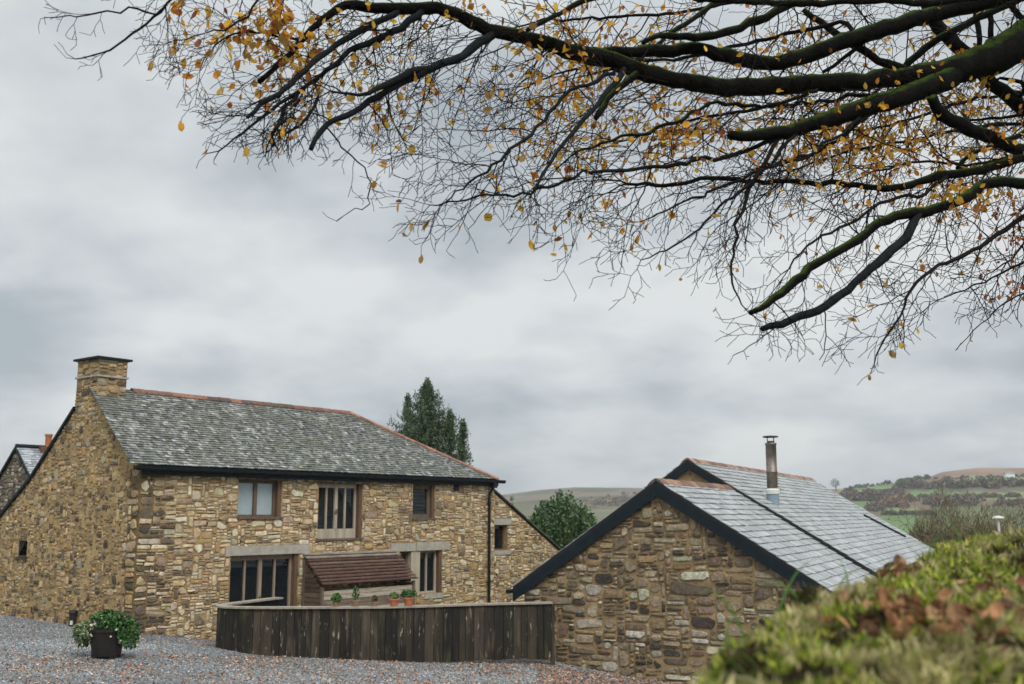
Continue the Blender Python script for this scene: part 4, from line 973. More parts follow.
m_.add([a, a+lx, a+lx+ly, a+ly, a+ly/2+Zv*2.0*ds, a+lx+ly/2+Zv*2.0*ds], [(0, 1, 5, 4), (2, 3, 4, 5), (3, 0, 4), (1, 2, 5), (0, 3, 2, 1)], (.2, .21, .22)); mk('roof', m_, M['slate_new'], t)
# pale pipe with cowl beyond the bank
p = at(999, 531, 33); ds = 33/1064
t = thing('vent_pipe', 'pale vent pipe with a flat white cowl poking up behind the mossy bank', 'pipe', (p[0], p[1], terrain(p[0], p[1])))
m_ = MB(); g = float(terrain(p[0], p[1])); m_.tube([(p[0], p[1], g-.3), (p[0], p[1], p[2]+11*ds)], [1.2*ds]*2, 10); mk('pipe', m_, M['white'], t)
m_ = MB(); m_.lathe(p+Zv*12*ds, [(5*ds, 0), (5.6*ds, .6*ds), (5*ds, 2*ds), (1*ds, 3*ds)], 14)
for k in (-1, 1): m_.tube([p+Zv*10*ds+np.array([k*1.3*ds, 0, 0]), p+Zv*12.2*ds+np.array([k*2.6*ds, 0, 0])], [.4*ds]*2, 5)
mk('cowl', m_, M['white'], t)

# ------------------------------------------------------------------ MOSSY BANK
crest = np.array([[.15, .6], [.26, 1.4], [.40, 2.2], [.536, 2.5], [.784, 3.0], [1.017, 3.3], [1.228, 3.6], [1.515, 4.0], [1.85, 4.5], [2.406, 5.0], [3.6, 5.6], [6, 6.5]])
cz_ = np.array([2.62, 2.63, 2.672, 2.737, 2.787, 2.778, 2.784, 2.848, 2.895, 2.905, 2.93, 2.96])
def bank(x, y):
    x = np.asarray(x, float); y = np.asarray(y, float); best = np.full(x.shape, 1e9); zc = np.zeros(x.shape); sg = np.zeros(x.shape)
    for i in range(len(crest)-1):
        a, b = crest[i], crest[i+1]; d = b-a; L2 = d@d
        t = np.clip(((x-a[0])*d[0]+(y-a[1])*d[1])/L2, 0, 1); dx = x-a[0]-t*d[0]; dy = y-a[1]-t*d[1]; ds_ = np.hypot(dx, dy)
        s = np.sign(d[0]*dy-d[1]*dx); m_ = ds_ < best-1e-9
        best = np.where(m_, ds_, best); zc = np.where(m_, cz_[i]*(1-t)+cz_[i+1]*t, zc); sg = np.where(m_, s, sg)
    inside = sg < 0                     # right of the crest line
    zi = zc-.05*sstep(0, .8, best)-.02
    zo = zc-.02-1.5*best-1.1*best**2
    z = np.where(inside, zi, zo)
    return z
def lump(x, y): return np.array([.075*mnoise.noise((a*2.6, b*2.6, 1))+.055*mnoise.noise((a*6, b*6, 2))+.026*mnoise.noise((a*15, b*15, 3)) for a, b in zip(np.ravel(x), np.ravel(y))]).reshape(np.shape(x))
bx_ = np.arange(-.9, 6, .04); by_ = np.arange(.7, 7.5, .04); BX, BY = np.meshgrid(bx_, by_); BZ = bank(BX, BY); BZ = np.maximum(BZ+lump(BX, BY), yard(BX, BY)-.1)
V = np.stack([BX, BY, BZ], -1).reshape(-1, 3); n1 = len(bx_); ii = (np.arange(len(by_)-1)[:, None]*n1+np.arange(n1-1)[None]).ravel()
tag(mk_np('earth_bank', V, np.stack([ii, ii+1, ii+1+n1, ii+n1], -1), [M['soil']], None, None, True), kind='structure')
def bank_pts(n, pad=.35):
    x = np.random.uniform(.1, 3.4, n); y = np.random.uniform(1.7, 6, n); z = bank(x, y)+lump(x, y)
    P = np.stack([x, y, z], -1); px, py = proj(P); k = (px > 640) & (px < 1090) & (py < 760) & (z > 2.0)
    return P[k]
P = bank_pts(230000); P = P[np.random.rand(len(P)) < np.clip((3.2/P[:, 1])**1.0, 0, 1)]
mn = np.array([mnoise.noise((p[0]*3.2, p[1]*3.2, 9)) for p in P]); n = len(P)
dry = (mn-.3*np.exp(-((proj(P)[0]-755)/55)**2) > .14) | (np.random.rand(n) < .15)
L_ = np.random.uniform(.018, .045, n)*np.where(dry, 1.35, 1.)
c = np.where(dry[:, None], pick([(.38, .33, .14), (.26, .27, .075), (.46, .40, .21)], n, .35), pick([(.20, .27, .022), (.33, .38, .04), (.10, .15, .014), (.44, .44, .085)], n, .35))
dk = np.array([mnoise.noise((p[0]*7, p[1]*7, 4)) for p in P]) < -.2; c[dk] = pick([(.045, .05, .012), (.07, .045, .02)], int(dk.sum()), .3)
D_ = np.random.normal(0, .55, (n, 3)); D_[:, 2] = np.random.uniform(.3, 1.1, n)
e = {'_base': (0, 0, 0)}
def blades(name, P, D_, L_, c, m, wd, kind='stuff'):
    D_ = D_/np.linalg.norm(D_, axis=1)[:, None]; n = len(P); s = np.cross(D_, np.random.normal(size=D_.shape)); s /= np.linalg.norm(s, axis=1)[:, None]; w_ = (L_*wd)[:, None]
    V = np.stack([P-s*w_, P+s*w_, P+D_*L_[:, None]], 1).reshape(-1, 3)
    return tag(mk_np(name, V, np.arange(n*3).reshape(n, 3), [m], None, c), kind=kind)
blades('moss', P-np.array([0, 0, .008]), D_, L_, c, M['moss'], .22)
# arching grass blades
mb = MB(); P = bank_pts(14000); dn = np.array([mnoise.noise((p[0]*2, p[1]*2, 20)) for p in P])
P = P[np.random.rand(len(P)) < np.clip(.30+dn, .06, 1)]
hero = [(775, 600, 3.0, (820, 520), .34), (850, 592, 3.35, (838, 548), .2), (835, 600, 3.2, (870, 560), .22), (745, 648, 2.5, (712, 590), .25), (800, 612, 3.0, (760, 585), .2), (725, 670, 2.4, (730, 612), .22), (925, 560, 3.9, (950, 512), .25), (880, 585, 3.5, (905, 540), .22), (962, 540, 4.4, (940, 500), .25)]
def blade(p, d, L_, w_, c, bend):
    pts = []; d = unit(d); s = unit(np.cross(d, np.array([U(-.4, .4), 1, .2]))); q = p.copy(); k = 7; vs = []
    for i in range(k):
        ww = w_*(1-(i/(k-1))**1.6)+.0002; vs += [q-s*ww, q+s*ww]; q = q+d*L_/(k-1); d = unit(d+np.array([d[0]*.5, d[1]*.5, -bend])*.35)
    mb.add(vs, [(2*i, 2*i+1, 2*i+3, 2*i+2) for i in range(k-1)], c)
for p in P:
    a = U(0, 6.28); g = random.random(); c = random.choice([(.07, .14, .02), (.12, .18, .035)]) if g < .4 else random.choice([(.36, .31, .17), (.44, .38, .24), (.22, .21, .08)])
    blade(p-Zv*.01, np.array([math.cos(a)*.8, math.sin(a)*.8, U(.5, 1.2)]), U(.06, .2), U(.0010, .0022), c, U(.3, 1.3))
for (x0, y0, D, tip, L_) in hero:
    p = at(x0, y0, D); q = at(tip[0], tip[1], D+.1); p[2] = float(bank(p[0], p[1]))+.0
    blade(p, unit(q-p)+np.array([0, 0, .7]), L_, .003, (.06, .15, .02) if x0 != 775 else (.055, .16, .02), .7)
tag(mk('grass_blades', mb, M['grass']), kind='stuff')
# leaf litter on the bank
P = bank_pts(16000); px, py = proj(P)
w_ = 1.2*np.exp(-((px-900)/42)**2-((py-628)/14)**2)+1.1*np.exp(-((px-965)/55)**2-((py-640)/14)**2)+.5*np.exp(-((px-890)/26)**2-((py-577)/8)**2)+.4*np.exp(-((px-1005)/26)**2-((py-595)/10)**2)+.006
k = np.random.rand(len(P)) < w_*1.5*np.array([.3+1.4*max(0, mnoise.noise((p[0]*4, p[1]*4, 7))+.22) for p in P]); P = P[k]; P[:, 2] += np.random.uniform(.012, .045, len(P))
tag(leaves_mesh('leaf_litter', P, np.random.uniform(.03, .058, len(P)), pick([(.27, .12, .05), (.36, .18, .08), (.16, .07, .032), (.34, .19, .095), (.11, .055, .03)], len(P)), M['litter'], False), kind='stuff')

# ------------------------------------------------------------------ BEECH
beech_base = np.array([7.7, 11., float(yard(7.7, 11.))])
beech = thing('beech_tree', 'old beech reaching in from the right with mossy limbs, bare twigs and golden leaves', 'tree', beech_base)
TK = np.array([7.7, 11., 0])
tk = MB(); tk.tube([beech_base-Zv*.4, beech_base+Zv*.3, beech_base+Zv*2, TK+Zv*5, TK+Zv*7, TK+np.array([.3, .3, 10]), TK+np.array([.2, .8, 13])], [.85, .6, .5, .46, .42, .28, .1], 16, jit=.06)
mk('trunk', tk, M['bark'], beech, smooth=True)
LB = [  # (polyline of (px, py, width px), depth at start (left/tip) , depth at end, bark, twig weight)
 ([(259, 82, 6), (279, 65, 6), (298, 45, 6.5), (314, 25.5, 7), (332, 12, 8.5), (345, 3, 10), (377, 7, 11.5), (400, 9, 12.5), (439, 8, 13.5), (465, 16, 14), (484, 29, 15), (517, 35, 15), (562, 49, 16.5), (600, 57, 20), (619, 63, 19), (658, 76, 18), (697, 84, 17.5), (740, 87.5, 19), (823, 83, 19), (893, 79, 20), (934, 72, 24), (960, 70, 30), (990, 58, 36), (1024, 40, 42), (1100, 10, 50)], 6.2, 8.4, 'bark', 1.),
 ([(730, 135, 9), (740, 136, 11), (782, 132, 14), (823, 122, 17), (851, 111, 19), (879, 103, 20), (918, 91, 23), (955, 76, 26)], 6.9, 7.9, 'bark', .5),
 ([(592, 54, 8), (620, 51, 11), (655, 52, 14), (690, 48.5, 14), (717, 53, 15), (746, 61, 16), (776, 64, 16), (809, 53, 17), (851, 39, 17), (895, 25, 18), (934, 14, 18), (984, 2, 20), (1080, -40, 24)], 6.9, 8.6, 'bark', .5),
 ([(680, -4, 5), (740, 2, 6), (800, 3, 7), (880, 1, 7), (935, 3, 8), (1060, -20, 10)], 6.5, 8.2, 'bark', .5),
 ([(643, 43, 4), (652, 34, 5.5), (668, 35, 7), (684, 39, 8), (707, 36, 8.5), (737, 30, 9), (756, 21, 9.5), (780, 9, 10), (800, -2, 10), (900, -50, 14)], 7.0, 8.4, 'bark', .6),
 ([(654, 47, 4), (674, 31, 5), (697, 16, 6), (715, 0, 6), (760, -40, 8)], 7.4, 8.6, 'bark', .6),
 ([(527, 30, 4.5), (557, 16, 5), (576, 4, 5.5), (605, -6, 6), (700, -50, 8)], 6.8, 8.2, 'bark', .8),
 ([(925, -4, 13), (934, 22, 14), (951, 39, 15), (970, 58, 15), (990, 83, 14), (1007, 94, 14), (1024, 108, 14), (1090, 150, 16)], 8.8, 9.0, 'bark', .3),
 ([(932, 98, 11), (940, 114, 13), (962, 125, 13.5), (990, 139, 13.5), (1024, 151, 14), (1090, 170, 15)], 7.6, 8.6, 'bark', .5),
 ([(627, 184, 3), (660, 186, 4), (690, 182.6, 4.6), (706, 177, 4.6), (744, 180, 4.6), (775, 184.5, 5), (791, 180, 5.4), (815, 182.6, 5.6), (840, 183, 6), (878, 188.5, 7), (910, 186, 8.2), (934, 175, 9), (957, 174.5, 9.5), (995, 166, 9.5), (1024, 157, 9.5), (1110, 140, 12)], 6.8, 8.5, 'bark', 1.),
 ([(750, 313, 5), (765, 305, 7), (785, 291, 9), (812, 266, 9.5), (831, 255, 9.6), (854, 242, 9.8), (873, 227, 10), (889, 216, 10.5), (915, 213, 11), (943, 207, 11), (967, 197, 11), (988, 183, 11), (1004, 181, 11), (1024, 185, 12), (1110, 175, 14)], 6.2, 8.0, 'bark', .5),
 ([(762, 329, 5), (775, 325, 8), (794, 320.6, 8.5), (821, 309, 9), (850, 288, 9), (882, 259, 9.5), (906, 238.6, 9.5), (920, 215, 9.5)], 6.3, 7.1, 'barkblue', .5),
 ([(876, 356, 1.6), (888, 335, 2), (901, 315, 2.4), (908, 289, 3.2), (926, 274, 3.6), (950, 259, 4.2), (973, 252, 4.5), (996, 236, 5), (1024, 215, 5.5), (1100, 190, 8)], 6.4, 8.2, 'twig', 1.5),
 ([(789, 269, 1.8), (807, 243.6, 2.4), (826, 234, 2.8), (854, 225, 3.2), (875, 206, 3.4), (896, 197, 3.6), (913, 199, 3.8), (929, 190, 4), (948, 174, 4)], 6.4, 7.4, 'twig', 1.3),
 ([(247, 117.5, 4), (265, 102, 6), (285, 90, 6), (298, 76, 6), (314, 59, 6.5), (337, 45, 6.5), (357, 33, 7), (377, 21.5, 7), (398, 14, 7)], 5.7, 6.5, 'barkblue', 1.),
 ([(219, 151, 1.6), (237, 137, 2.2), (259, 121, 3.2), (285, 100, 4), (308, 84, 4.2), (330, 68.6, 5), (353, 49, 6), (377, 39, 7), (396, 31, 8), (420, 16, 9)], 5.8, 6.6, 'barkblue', 1.4),
 ([(330, 91, 2.2), (357, 96, 3.6), (369, 94, 5), (390, 84, 8), (404, 74, 8), (420, 68.5, 8.5), (439, 66, 9), (455, 59, 9), (474, 48, 9.5), (490, 36, 10)], 5.9, 6.8, 'barkblue', 1.),
 ([(311, 149, 5), (318, 134, 6), (326, 124, 6), (337, 119.5, 6), (357, 110, 6.5), (377, 96, 7), (404, 82, 7.5), (425, 70, 7.5), (439, 66, 7)], 5.8, 6.6, 'barkblue', .8),
 ([(532, 193, 2.5), (549, 166, 3.6), (558, 148, 4.2), (574, 131, 4.6), (592, 110, 5), (603, 95, 6), (622, 77, 7)], 6.2, 7.0, 'barkblue', .8),
 ([(596, 118, 6), (604, 104, 7), (615, 88, 7.5), (634, 79, 8)], 6.8, 7.1, 'bark', .2),
 ([(440, 206, 1.2), (450, 199, 1.6), (474, 178, 2.6), (492, 166, 3.2), (511, 150, 3.4), (532, 131, 3.6), (553, 110, 3.8), (562, 95, 4), (575, 88, 4.2), (600, 80, 4.6), (612, 72, 5)], 6.0, 7.0, 'barkblue', 1.5),
 ([(430, 205, 1.2), (452, 202.6, 1.8), (483, 197, 2.2), (506, 193, 2.6), (532, 194, 3), (551, 187, 3.3), (565, 179, 3.4), (591, 173, 3.6), (615, 170, 3.8), (650, 167, 4), (674, 166, 4.4), (697, 161.6, 4.6), (725, 159, 5), (756, 147.5, 5), (768, 143, 5), (800, 130, 5)], 6.1, 7.2, 'barkblue', 1.4),
 ([(640, 222, 1.2), (685, 202.6, 2.2), (711, 192, 2.8), (739, 180, 3.2), (767, 166, 3.4), (791, 161.6, 3.6), (819, 151, 3.8), (840, 140, 4), (857, 125, 4), (876, 108, 4.2)], 6.5, 7.4, 'twig', .8),
 ([(762, 167, 2.2), (796, 164, 3.2), (823, 147, 3.4), (850, 126, 3.6), (868, 112, 3.8)], 6.8, 7.3, 'twig', .8),
 ([(750, 314, 1.2), (740, 302, 1.8), (728, 281, 2.2), (732, 249, 2.8), (736, 239, 3), (742, 211, 3.6), (751, 187, 4.2), (765, 165, 4.4), (780, 138, 4.6)], 6.3, 7.0, 'twig', .8),
 ([(641, 260, 1.2), (662, 251, 1.8), (683, 242, 2.2), (704, 222.5, 2.6), (725, 204, 3), (749, 184, 3.4), (775, 160, 3.6), (798, 130, 4)], 6.2, 7.0, 'twig', .8),
 ([(560, 166, 1.6), (580, 152, 2.6), (608, 140.5, 3.2), (627, 138, 3.4), (650, 131, 3.6), (678, 120.5, 3.8), (701, 104, 4), (737, 106, 4), (780, 104, 4.2), (820, 92, 4.4)], 6.4, 7.4, 'bark', 1.4),
 ([(75, 59, 1.2), (95, 57, 1.8), (110, 49.5, 2.2), (122, 44, 2.4), (138, 29, 2.6), (150, 20, 2.8), (165, 6, 3), (185, -14, 3.2), (330, -40, 5), (480, -20, 8)], 5.4, 6.4, 'twig', .7),
 ([(49, 17.6, 1.), (67, 16, 1.4), (89, 15, 1.8), (105, 11, 2), (130, 8, 2.2), (155, 12.6, 2.4)], 5.4, 5.45, 'twig', .8),
 ([(206, 33, 1.4), (228, 31, 2.2), (240, 18, 2.6), (259, 0, 3), (290, -25, 4), (420, -20, 6)], 5.6, 6.4, 'twig', 1.3),
 ([(200, 70, 1.), (214, 42, 2), (249, 29, 2.4), (279, 37, 2.6), (302, 43, 2.8)], 5.6, 6.2, 'twig', 1.3),
 ([(272, 135, 3), (283, 116, 4), (306, 121, 2), (290, 130, 1)], 5.8, 5.8, 'barkblue', .4),
 ([(272, 135, 3.4), (281, 117.5, 4), (292, 98, 4), (300, 88, 4)], 5.8, 6.0, 'barkblue', .6),
 ([(290, 131, 2.4), (306, 121, 3.2), (314, 113.6, 3.4), (318, 88, 3.6)], 5.9, 6.1, 'barkblue', .8),
 ([(854, 0, 4), (834, 33, 0.1)][0:0] or [(804, 10, 6), (834, 33, 8), (857, 46, 9), (879, 61, 9), (900, 68, 10), (918, 74, 10)], 8.2, 8.3, 'bark', .4),
 ([(904, 68, 7), (918, 53, 8), (938, 39, 8), (965, 24, 8), (1040, -10, 9)], 8.3, 8.8, 'bark', .4),
 ([(823, 72, 3.5), (834, 67, 4), (854, 50, 4.5), (880, 30, 5)], 7.9, 8.3, 'bark', .6),
 ([(979, 50, 5), (977, 25, 6), (974, -5, 6)], 8.9, 8.9, 'bark', .4),
 ([(991, 40, 6), (990, 15, 6.5), (988, -8, 7)], 9.0, 9.0, 'bark', .4),
 ([(1030, 26, 6), (1016, 12, 6), (1005, -6, 6)], 8.7, 8.7, 'bark', .4),
 ([(957, 168, 3.6), (964, 159, 4.2), (978, 150, 4.6), (993, 146, 4.8), (1030, 130, 5.5)], 8.0, 8.5, 'bark', .8),
 ([(962, 122, 2.4), (990, 119, 3), (1024, 115, 3.4), (1060, 105, 4)], 8.8, 9.2, 'bark', .8),
 ([(1000, 78, 3), (1010, 79, 4), (1030, 84, 5)], 8.5, 8.8, 'bark', .3),
 # deeper, leafier limbs on the far side of the crown
 ([(770, 175, 1.2), (800, 168, 2), (850, 150, 2.6), (905, 142, 3), (960, 130, 3.4), (1040, 120, 4), (1130, 100, 6)], 11., 11.6, 'twig', 1.0),
 ([(780, 118, 1.2), (815, 128, 2), (860, 132, 2.6), (915, 118, 3), (965, 100, 3.4), (1040, 90, 4), (1130, 80, 6)], 11.4, 11.8, 'twig', 1.0),
 ([(830, 195, 1.2), (870, 172, 2), (920, 160, 2.6), (975, 165, 3), (1040, 150, 4), (1130, 120, 6)], 10.6, 11.2, 'twig', 1.5),
 ([(600, 150, 1.2), (650, 130, 2.4), (700, 118, 3), (760, 108, 3.4), (830, 100, 4), (900, 92, 5)], 9.4, 9.8, 'twig', 1.3),
 ([(520, 90, 1.2), (560, 72, 2.2), (610, 60, 3), (680, 60, 3.4), (760, 40, 4), (850, 20, 5)], 9.0, 9.6, 'twig', 1.6),
 ([(470, 40, 1.2), (540, 20, 2.2), (600, 18, 3), (680, 14, 3.4), (760, -5, 5)], 8.6, 9.2, 'twig', 1.5),
 ([(930, 305, 1), (960, 290, 1.6), (990, 280, 2), (1024, 262, 2.6), (1090, 230, 4)], 8.5, 9.0, 'twig', 1.3),
 ([(985, 275, 1), (1005, 265, 1.6), (1024, 245, 2.2), (1080, 200, 4)], 9.5, 10., 'twig', 1.3),
 ([(960, 345, .8), (985, 320, 1.2), (1010, 300, 1.6), (1040, 285, 2), (1110, 230, 4)], 9.5, 10., 'twig', .9),
 ([(345, 215, .8), (372, 205, 1.3), (372, 172, 1.6), (345, 150, 1.8), (330, 130, 2.2)], 5.9, 6.0, 'twig', .5),
]
def inpaths(px, py):       # how leafy the crown is there in the photograph's season: clumps of leaves hold on unevenly
    w_ = 0.
    for (x, y, sx, sy, a) in ((270, 28, 65, 34, .42), (250, 60, 50, 32, .28), (320, 60, 60, 55, .22), (370, 85, 60, 40, .12), (480, 5, 80, 14, .25), (570, 75, 60, 40, .42), (640, 125, 75, 38, .45), (620, 30, 90, 34, .32), (720, 130, 60, 28, .32), (760, 40, 80, 30, .14), (890, 140, 100, 38, .62), (950, 60, 60, 40, .2), (990, 100, 50, 40, .3), (970, 195, 50, 22, .55), (1005, 230, 25, 25, .3), (1015, 290, 18, 12, .35), (560, 140, 60, 30, .25), (590, 235, 70, 40, .05)):
        w_ = max(w_, a*math.exp(-((px-x)/sx)**2-((py-y)/sy)**2))
    return w_+.02
LEN_LIM = lambda px, py: 1.0
lines = []; leafP = []; leafS = []; leafC = []
def inter(pl_, D0_, D1_):
    xs = np.array([p[:2] for p in pl_], float); d = np.r_[0, np.cumsum(np.hypot(*np.diff(xs, axis=0).T))]; t = d/d[-1]
    n = max(6, int(d[-1]/9)); tt = np.linspace(0, 1, n)
    # catmull-like smoothing by cubic interpolation on a fine grid
    fx = np.interp(tt, t, xs[:, 0]); fy = np.interp(tt, t, xs[:, 1]); fw_ = np.interp(tt, t, [p[2] for p in pl_])
    k = np.array([.25, .5, .25])
    for arr in (fx, fy): arr[1:-1] = np.convolve(arr, k, 'valid')
    ph = U(0, 6); D = D0_+(D1_-D0_)*tt
    pts = [at(a, b, c) for a, b, c in zip(fx, fy, D)]; rad = [max(w_, .8)/2*Dd/1064 for w_, Dd in zip(fw_, D)]
    return pts, rad
LBS = [[x[0], x[1]*1.2, x[2]*1.2, x[3], x[4], None] for x in LB]
def dense(l):
    xs = np.array([p[:2] for p in l[0]], float); d = np.r_[0, np.cumsum(np.hypot(*np.diff(xs, axis=0).T))]; t = d/d[-1]; tt = np.linspace(0, 1, 120)
    return np.stack([np.interp(tt, t, xs[:, 0]), np.interp(tt, t, xs[:, 1]), l[1]+(l[2]-l[1])*tt, np.interp(tt, t, [p[2] for p in l[0]])], -1)
for _ in range(3):          # bring the root of every branch to the depth of the limb it grows from
    DN = [dense(l) for l in LBS]
    for i, l in enumerate(LBS):
        for end in ((-1,) if i != 2 else (0,)):
            e = l[0][end]
            if e[0] > 1030 or e[1] < -3: continue
            best = None
            for j, dn_ in enumerate(DN):
                if j == i: continue
                dd = np.hypot(dn_[:, 0]-e[0], dn_[:, 1]-e[1])-dn_[:, 3]*.5; k = int(np.argmin(dd))
                if dn_[k, 3] >= e[2]*.8 and (best is None or dd[k] < best[0]): best = (dd[k], dn_[k], [dn_[min(119, k+m_)] for m_ in ((4, 9, 14) if end == -1 else (-4, -9, -14)) if 0 <= k+m_])
            if best and best[0] < 16:
                l[5] = (end, best[2]); l[2 if end == -1 else 1] = float(best[1][2]); q = (float(best[1][0]), float(best[1][1]), e[2])
                if math.hypot(q[0]-e[0], q[1]-e[1]) > 2: l[0] = l[0]+[q] if end == -1 else [q]+l[0]
                else: l[0] = l[0][:-1]+[q] if end == -1 else [q]+l[0][1:]
for (pl_, D0_, D1_, bk, tw, ext) in LBS:
    pts, rad = inter(pl_, D0_, D1_)
    if pl_[-1][0] > 1050:
        e = np.array([TK[0], TK[1], max(4.5, pts[-1][2]+.1)]); a = pts[-1]
        for f in (.35, .7, 1.0): pts.append(a+(e-a)*f+Zv*.15*math.sin(f*3.1)); rad.append(rad[-1]*1.12)
    thin = max(rad) < .022
    for k in range(1, len(pts)-1): pts[k] = pts[k]+np.random.normal(0, 1, 3)*(.010 if thin else .005)*pts[k][1]/6.5
    rad = [max(r, .0026*p[1]/6.5) for r, p in zip(rad, pts)]
    mb = MB(); big = max(rad) > .022
    if ext:
        for m_, q in enumerate(ext[1]):
            ep, er = at(q[0], q[1], q[2]), (.72, .5, .25)[m_]
            if ext[0] == -1: pts.append(ep); rad.append(min(rad[-1], rad[len(pts)-2-m_]*er if m_ == 0 else rad[-1]*.7))
            else: pts.insert(0, ep); rad.insert(0, rad[0]*.75)
    mb.tube(pts, [r*U(.94, 1.07) for r in rad], 10 if big else 6, jit=.07 if big else .03)
    mk('limb', mb, M[bk], beech, smooth=True)
    acc = 0.; tot = sum(np.linalg.norm(b-a) for a, b in zip(pts[:-1], pts[1:]))
    sp = .30/tw; s = random.choice([-1, 1])
    nextd = U(.02, sp)
    for a, b, r in zip(pts[:-1], pts[1:], rad):
        px0 = float(proj(a)[0])
        ln = np.linalg.norm(b-a); 
        while acc+ln > nextd:
            p = a+(b-a)*((nextd-acc)/ln); nextd += sp*U(.5, 1.5)*(.62 if px0 < 430 else 1.); s = -s
            px, py = proj(p)
            if px > 1080 or py < -90 or px < -20: continue
            tn = unit(a-b)                      # towards the tip
            side = unit(np.cross(tn, np.array([0, 1, .25])))
            if side[2] > 0: side = -side        # hanging side
            kd = tn*U(.5, 1.0)+side*(U(.35, .9) if random.random() < .68 else -U(.3, .8))+np.random.normal(0, .28, 3)
            L_ = U(.22, .9)*(1.1 if bk != 'twig' else .8)*(p[1]/6.6)
            if px < 420: L_ *= .8
            if py > 240: L_ *= .8
            q_ = p[1]/6.5
            grow(lines, p, kd, L_, min(max(.0030, r*.5), .0062)*U(.85, 1.2)*q_*.9, 2, .055*q_, np.array([-.5, 0, -.25]), [], .8, (3, 5), .17, .012, .0021*q_, True)
        acc += ln
        lines_tip = None
    # a spray at the tip
    if pl_[0][2] < 3.2:
        for k in range(2): grow(lines, pts[0], unit(pts[0]-pts[1])+np.random.normal(0, .35, 3), U(.25, .5)*D0_/6.5, max(rad[0]*.85, .0026), 2, .07*D0_/6.5, np.array([-.4, 0, -.3]), [], .8, (3, 5), .17, .02, .0021*D0_/6.5, True)
print('twig lines', len(lines))
lines_mesh('twigs', lines, M['twig'], beech, (3, 3, 3, 4))
allp = np.array([random.choice(l[0][1:]) for l in lines for _ in range(3)]); px, py = proj(allp)
pr = np.array([inpaths(a, b) for a, b in zip(px, py)])
cl = np.array([mnoise.noise((p[0]*1.6, p[1]*1.6, p[2]*1.6)) for p in allp])
keep = (np.random.rand(len(allp)) < pr*.85*np.where(allp[:, 1] > 8.8, 1.15, np.clip(.8+.9*cl, .15, 1.5))) & (px > 150) & (px < 1100)
P = allp[keep]; n = len(P); pxk, pyk = px[keep], py[keep]
sz = np.random.uniform(.05, .092, n)*np.where(P[:, 1] > 8.8, .85, 1.0)
c = pick([(.78, .43, .05), (.74, .35, .036), (.82, .51, .085), (.64, .26, .032), (.70, .40, .09), (.50, .30, .10)], n, .25)
rb = (np.random.rand(n) < .14) | ((pxk > 985) & (pyk > 200)); c[rb] = pick([(.40, .13, .04), (.30, .10, .045), (.48, .19, .06)], int(rb.sum()), .25)
P[:, 2] -= sz*.4
leaves_mesh('leaves', P, sz, c, M['bleaf'], False, beech, hang=1.)
print('leaves', n)

# ------------------------------------------------------------------ air
hz = MB(); hz.box((-3500, -200, -60), (7000, 0, 0), (0, 3200, 0), (0, 0, 190)); 
hm = bpy.data.materials.new('haze air'); hm.use_nodes = True; hn_ = hm.node_tree; hn_.nodes.remove(hn_.nodes['Principled BSDF'])
pv = hn_.nodes.new('ShaderNodeVolumePrincipled'); pv.inputs['Color'].default_value = (.93, .96, 1, 1); pv.inputs['Density'].default_value = .00022; pv.inputs['Anisotropy'].default_value = .2
hn_.links.new(pv.outputs[0], hn_.nodes['Material Output'].inputs['Volume'])
HAZE = True
if HAZE: tag(mk('haze', hz, hm), kind='stuff')

# ------------------------------------------------------------------ sky and sun
wd = bpy.data.worlds.new('World'); sc.world = wd; wd.use_nodes = True; nt = wd.node_tree; N = nt.nodes; L = nt.links
SUN_AZ, SUN_EL = R(158), R(46)      # azimuth clockwise from +Y
sky = N.new('ShaderNodeTexSky'); sky.sky_type = 'NISHITA'; sky.sun_disc = False; sky.sun_elevation = SUN_EL; sky.sun_rotation = SUN_AZ
bg = N['Background']; bg.inputs['Strength'].default_value = .12
tc = N.new('ShaderNodeTexCoord'); sx = N.new('ShaderNodeSeparateXYZ'); L.new(tc.outputs['Generated'], sx.inputs[0])
def mth(op, a, b=None, c=None):
    n = N.new('ShaderNodeMath'); n.operation = op
    for i, v in enumerate((a, b, c)):
        if v is None: continue
        if hasattr(v, 'links'): L.new(v, n.inputs[i])
        else: n.inputs[i].default_value = v
    return n.outputs[0]
zc = mth('ADD', mth('MAXIMUM', sx.outputs[2], 0.), .30)
cb_ = N.new('ShaderNodeCombineXYZ'); L.new(mth('DIVIDE', sx.outputs[0], zc), cb_.inputs[0]); L.new(mth('DIVIDE', sx.outputs[1], zc), cb_.inputs[1])
def wn(scale, det, rough, off):
    mp = N.new('ShaderNodeMapping'); mp.inputs['Location'].default_value = off; L.new(cb_.outputs[0], mp.inputs['Vector'])
    n = N.new('ShaderNodeTexNoise'); n.inputs['Scale'].default_value = scale; n.inputs['Detail'].default_value = det; n.inputs['Roughness'].default_value = rough; L.new(mp.outputs[0], n.inputs['Vector']); return n.outputs['Fac']
cl1 = wn(1.5, 4, .5, (3.1, 1.7, 0)); cl2 = wn(4.2, 6, .58, (7.3, 2.2, 4))
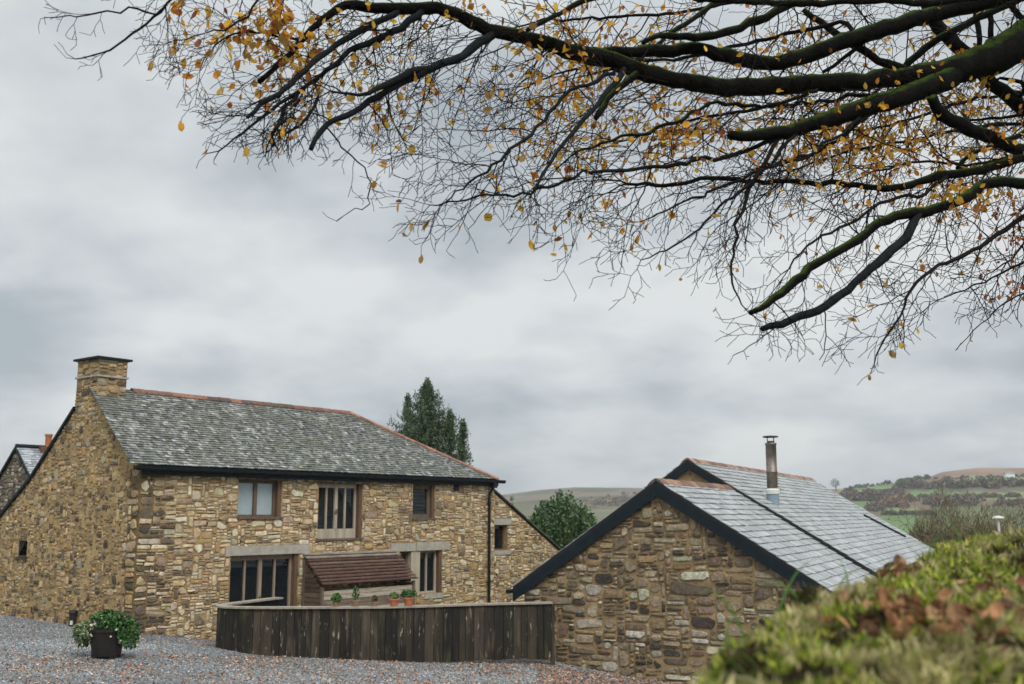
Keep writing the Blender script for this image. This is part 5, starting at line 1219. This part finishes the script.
cf = mth('ADD', mth('MULTIPLY', cl1, .70), mth('MULTIPLY', cl2, .30))
rp = N.new('ShaderNodeValToRGB'); L.new(cf, rp.inputs[0]); e = rp.color_ramp.elements
e[0].position = .38; e[0].color = (.31, .348, .378, 1); e[1].position = .60; e[1].color = (.585, .60, .598, 1)
e2 = e.new(.48); e2.color = (.44, .47, .488, 1)
# overcast dome: brighter towards the zenith
zen = N.new('ShaderNodeMapRange'); zen.inputs['From Min'].default_value = .42; zen.inputs['From Max'].default_value = 1.; zen.inputs['To Min'].default_value = 1.; zen.inputs['To Max'].default_value = 2.8; L.new(sx.outputs[2], zen.inputs['Value'])
mul = N.new('ShaderNodeVectorMath'); mul.operation = 'SCALE'; L.new(rp.outputs[0], mul.inputs[0]); L.new(mth('MULTIPLY', zen.outputs[0], 1/.12), mul.inputs[3])
mx = N.new('ShaderNodeMix'); mx.data_type = 'RGBA'; mx.inputs[0].default_value = .96; L.new(sky.outputs[0], mx.inputs[6]); L.new(mul.outputs[0], mx.inputs[7]); L.new(mx.outputs[2], bg.inputs['Color'])
sl = bpy.data.lights.new('sun', 'SUN'); sl.energy = 1.5; sl.angle = R(25); sl.color = (1., .96, .9); so = bpy.data.objects.new('sun', sl); COL.objects.link(so)
sd = np.array([math.sin(SUN_AZ)*math.cos(SUN_EL), math.cos(SUN_AZ)*math.cos(SUN_EL), math.sin(SUN_EL)])
so.rotation_euler = Vector(sd).to_track_quat('Z', 'Y').to_euler(); so.location = tuple(sd*60)

for o in list(bpy.data.objects):
    if '_base' in o: del o['_base']
# ------------------------------------------------------------------ render settings
sc.view_settings.view_transform = 'Standard'; sc.view_settings.look = 'None'; sc.view_settings.exposure = .4; sc.view_settings.gamma = 1
sc.view_settings.use_curve_mapping = False
sc.render.engine = 'CYCLES'; sc.cycles.max_bounces = 5; sc.cycles.diffuse_bounces = 2; sc.cycles.glossy_bounces = 2; sc.cycles.transmission_bounces = 2; sc.cycles.volume_bounces = 0; sc.cycles.use_denoising = True
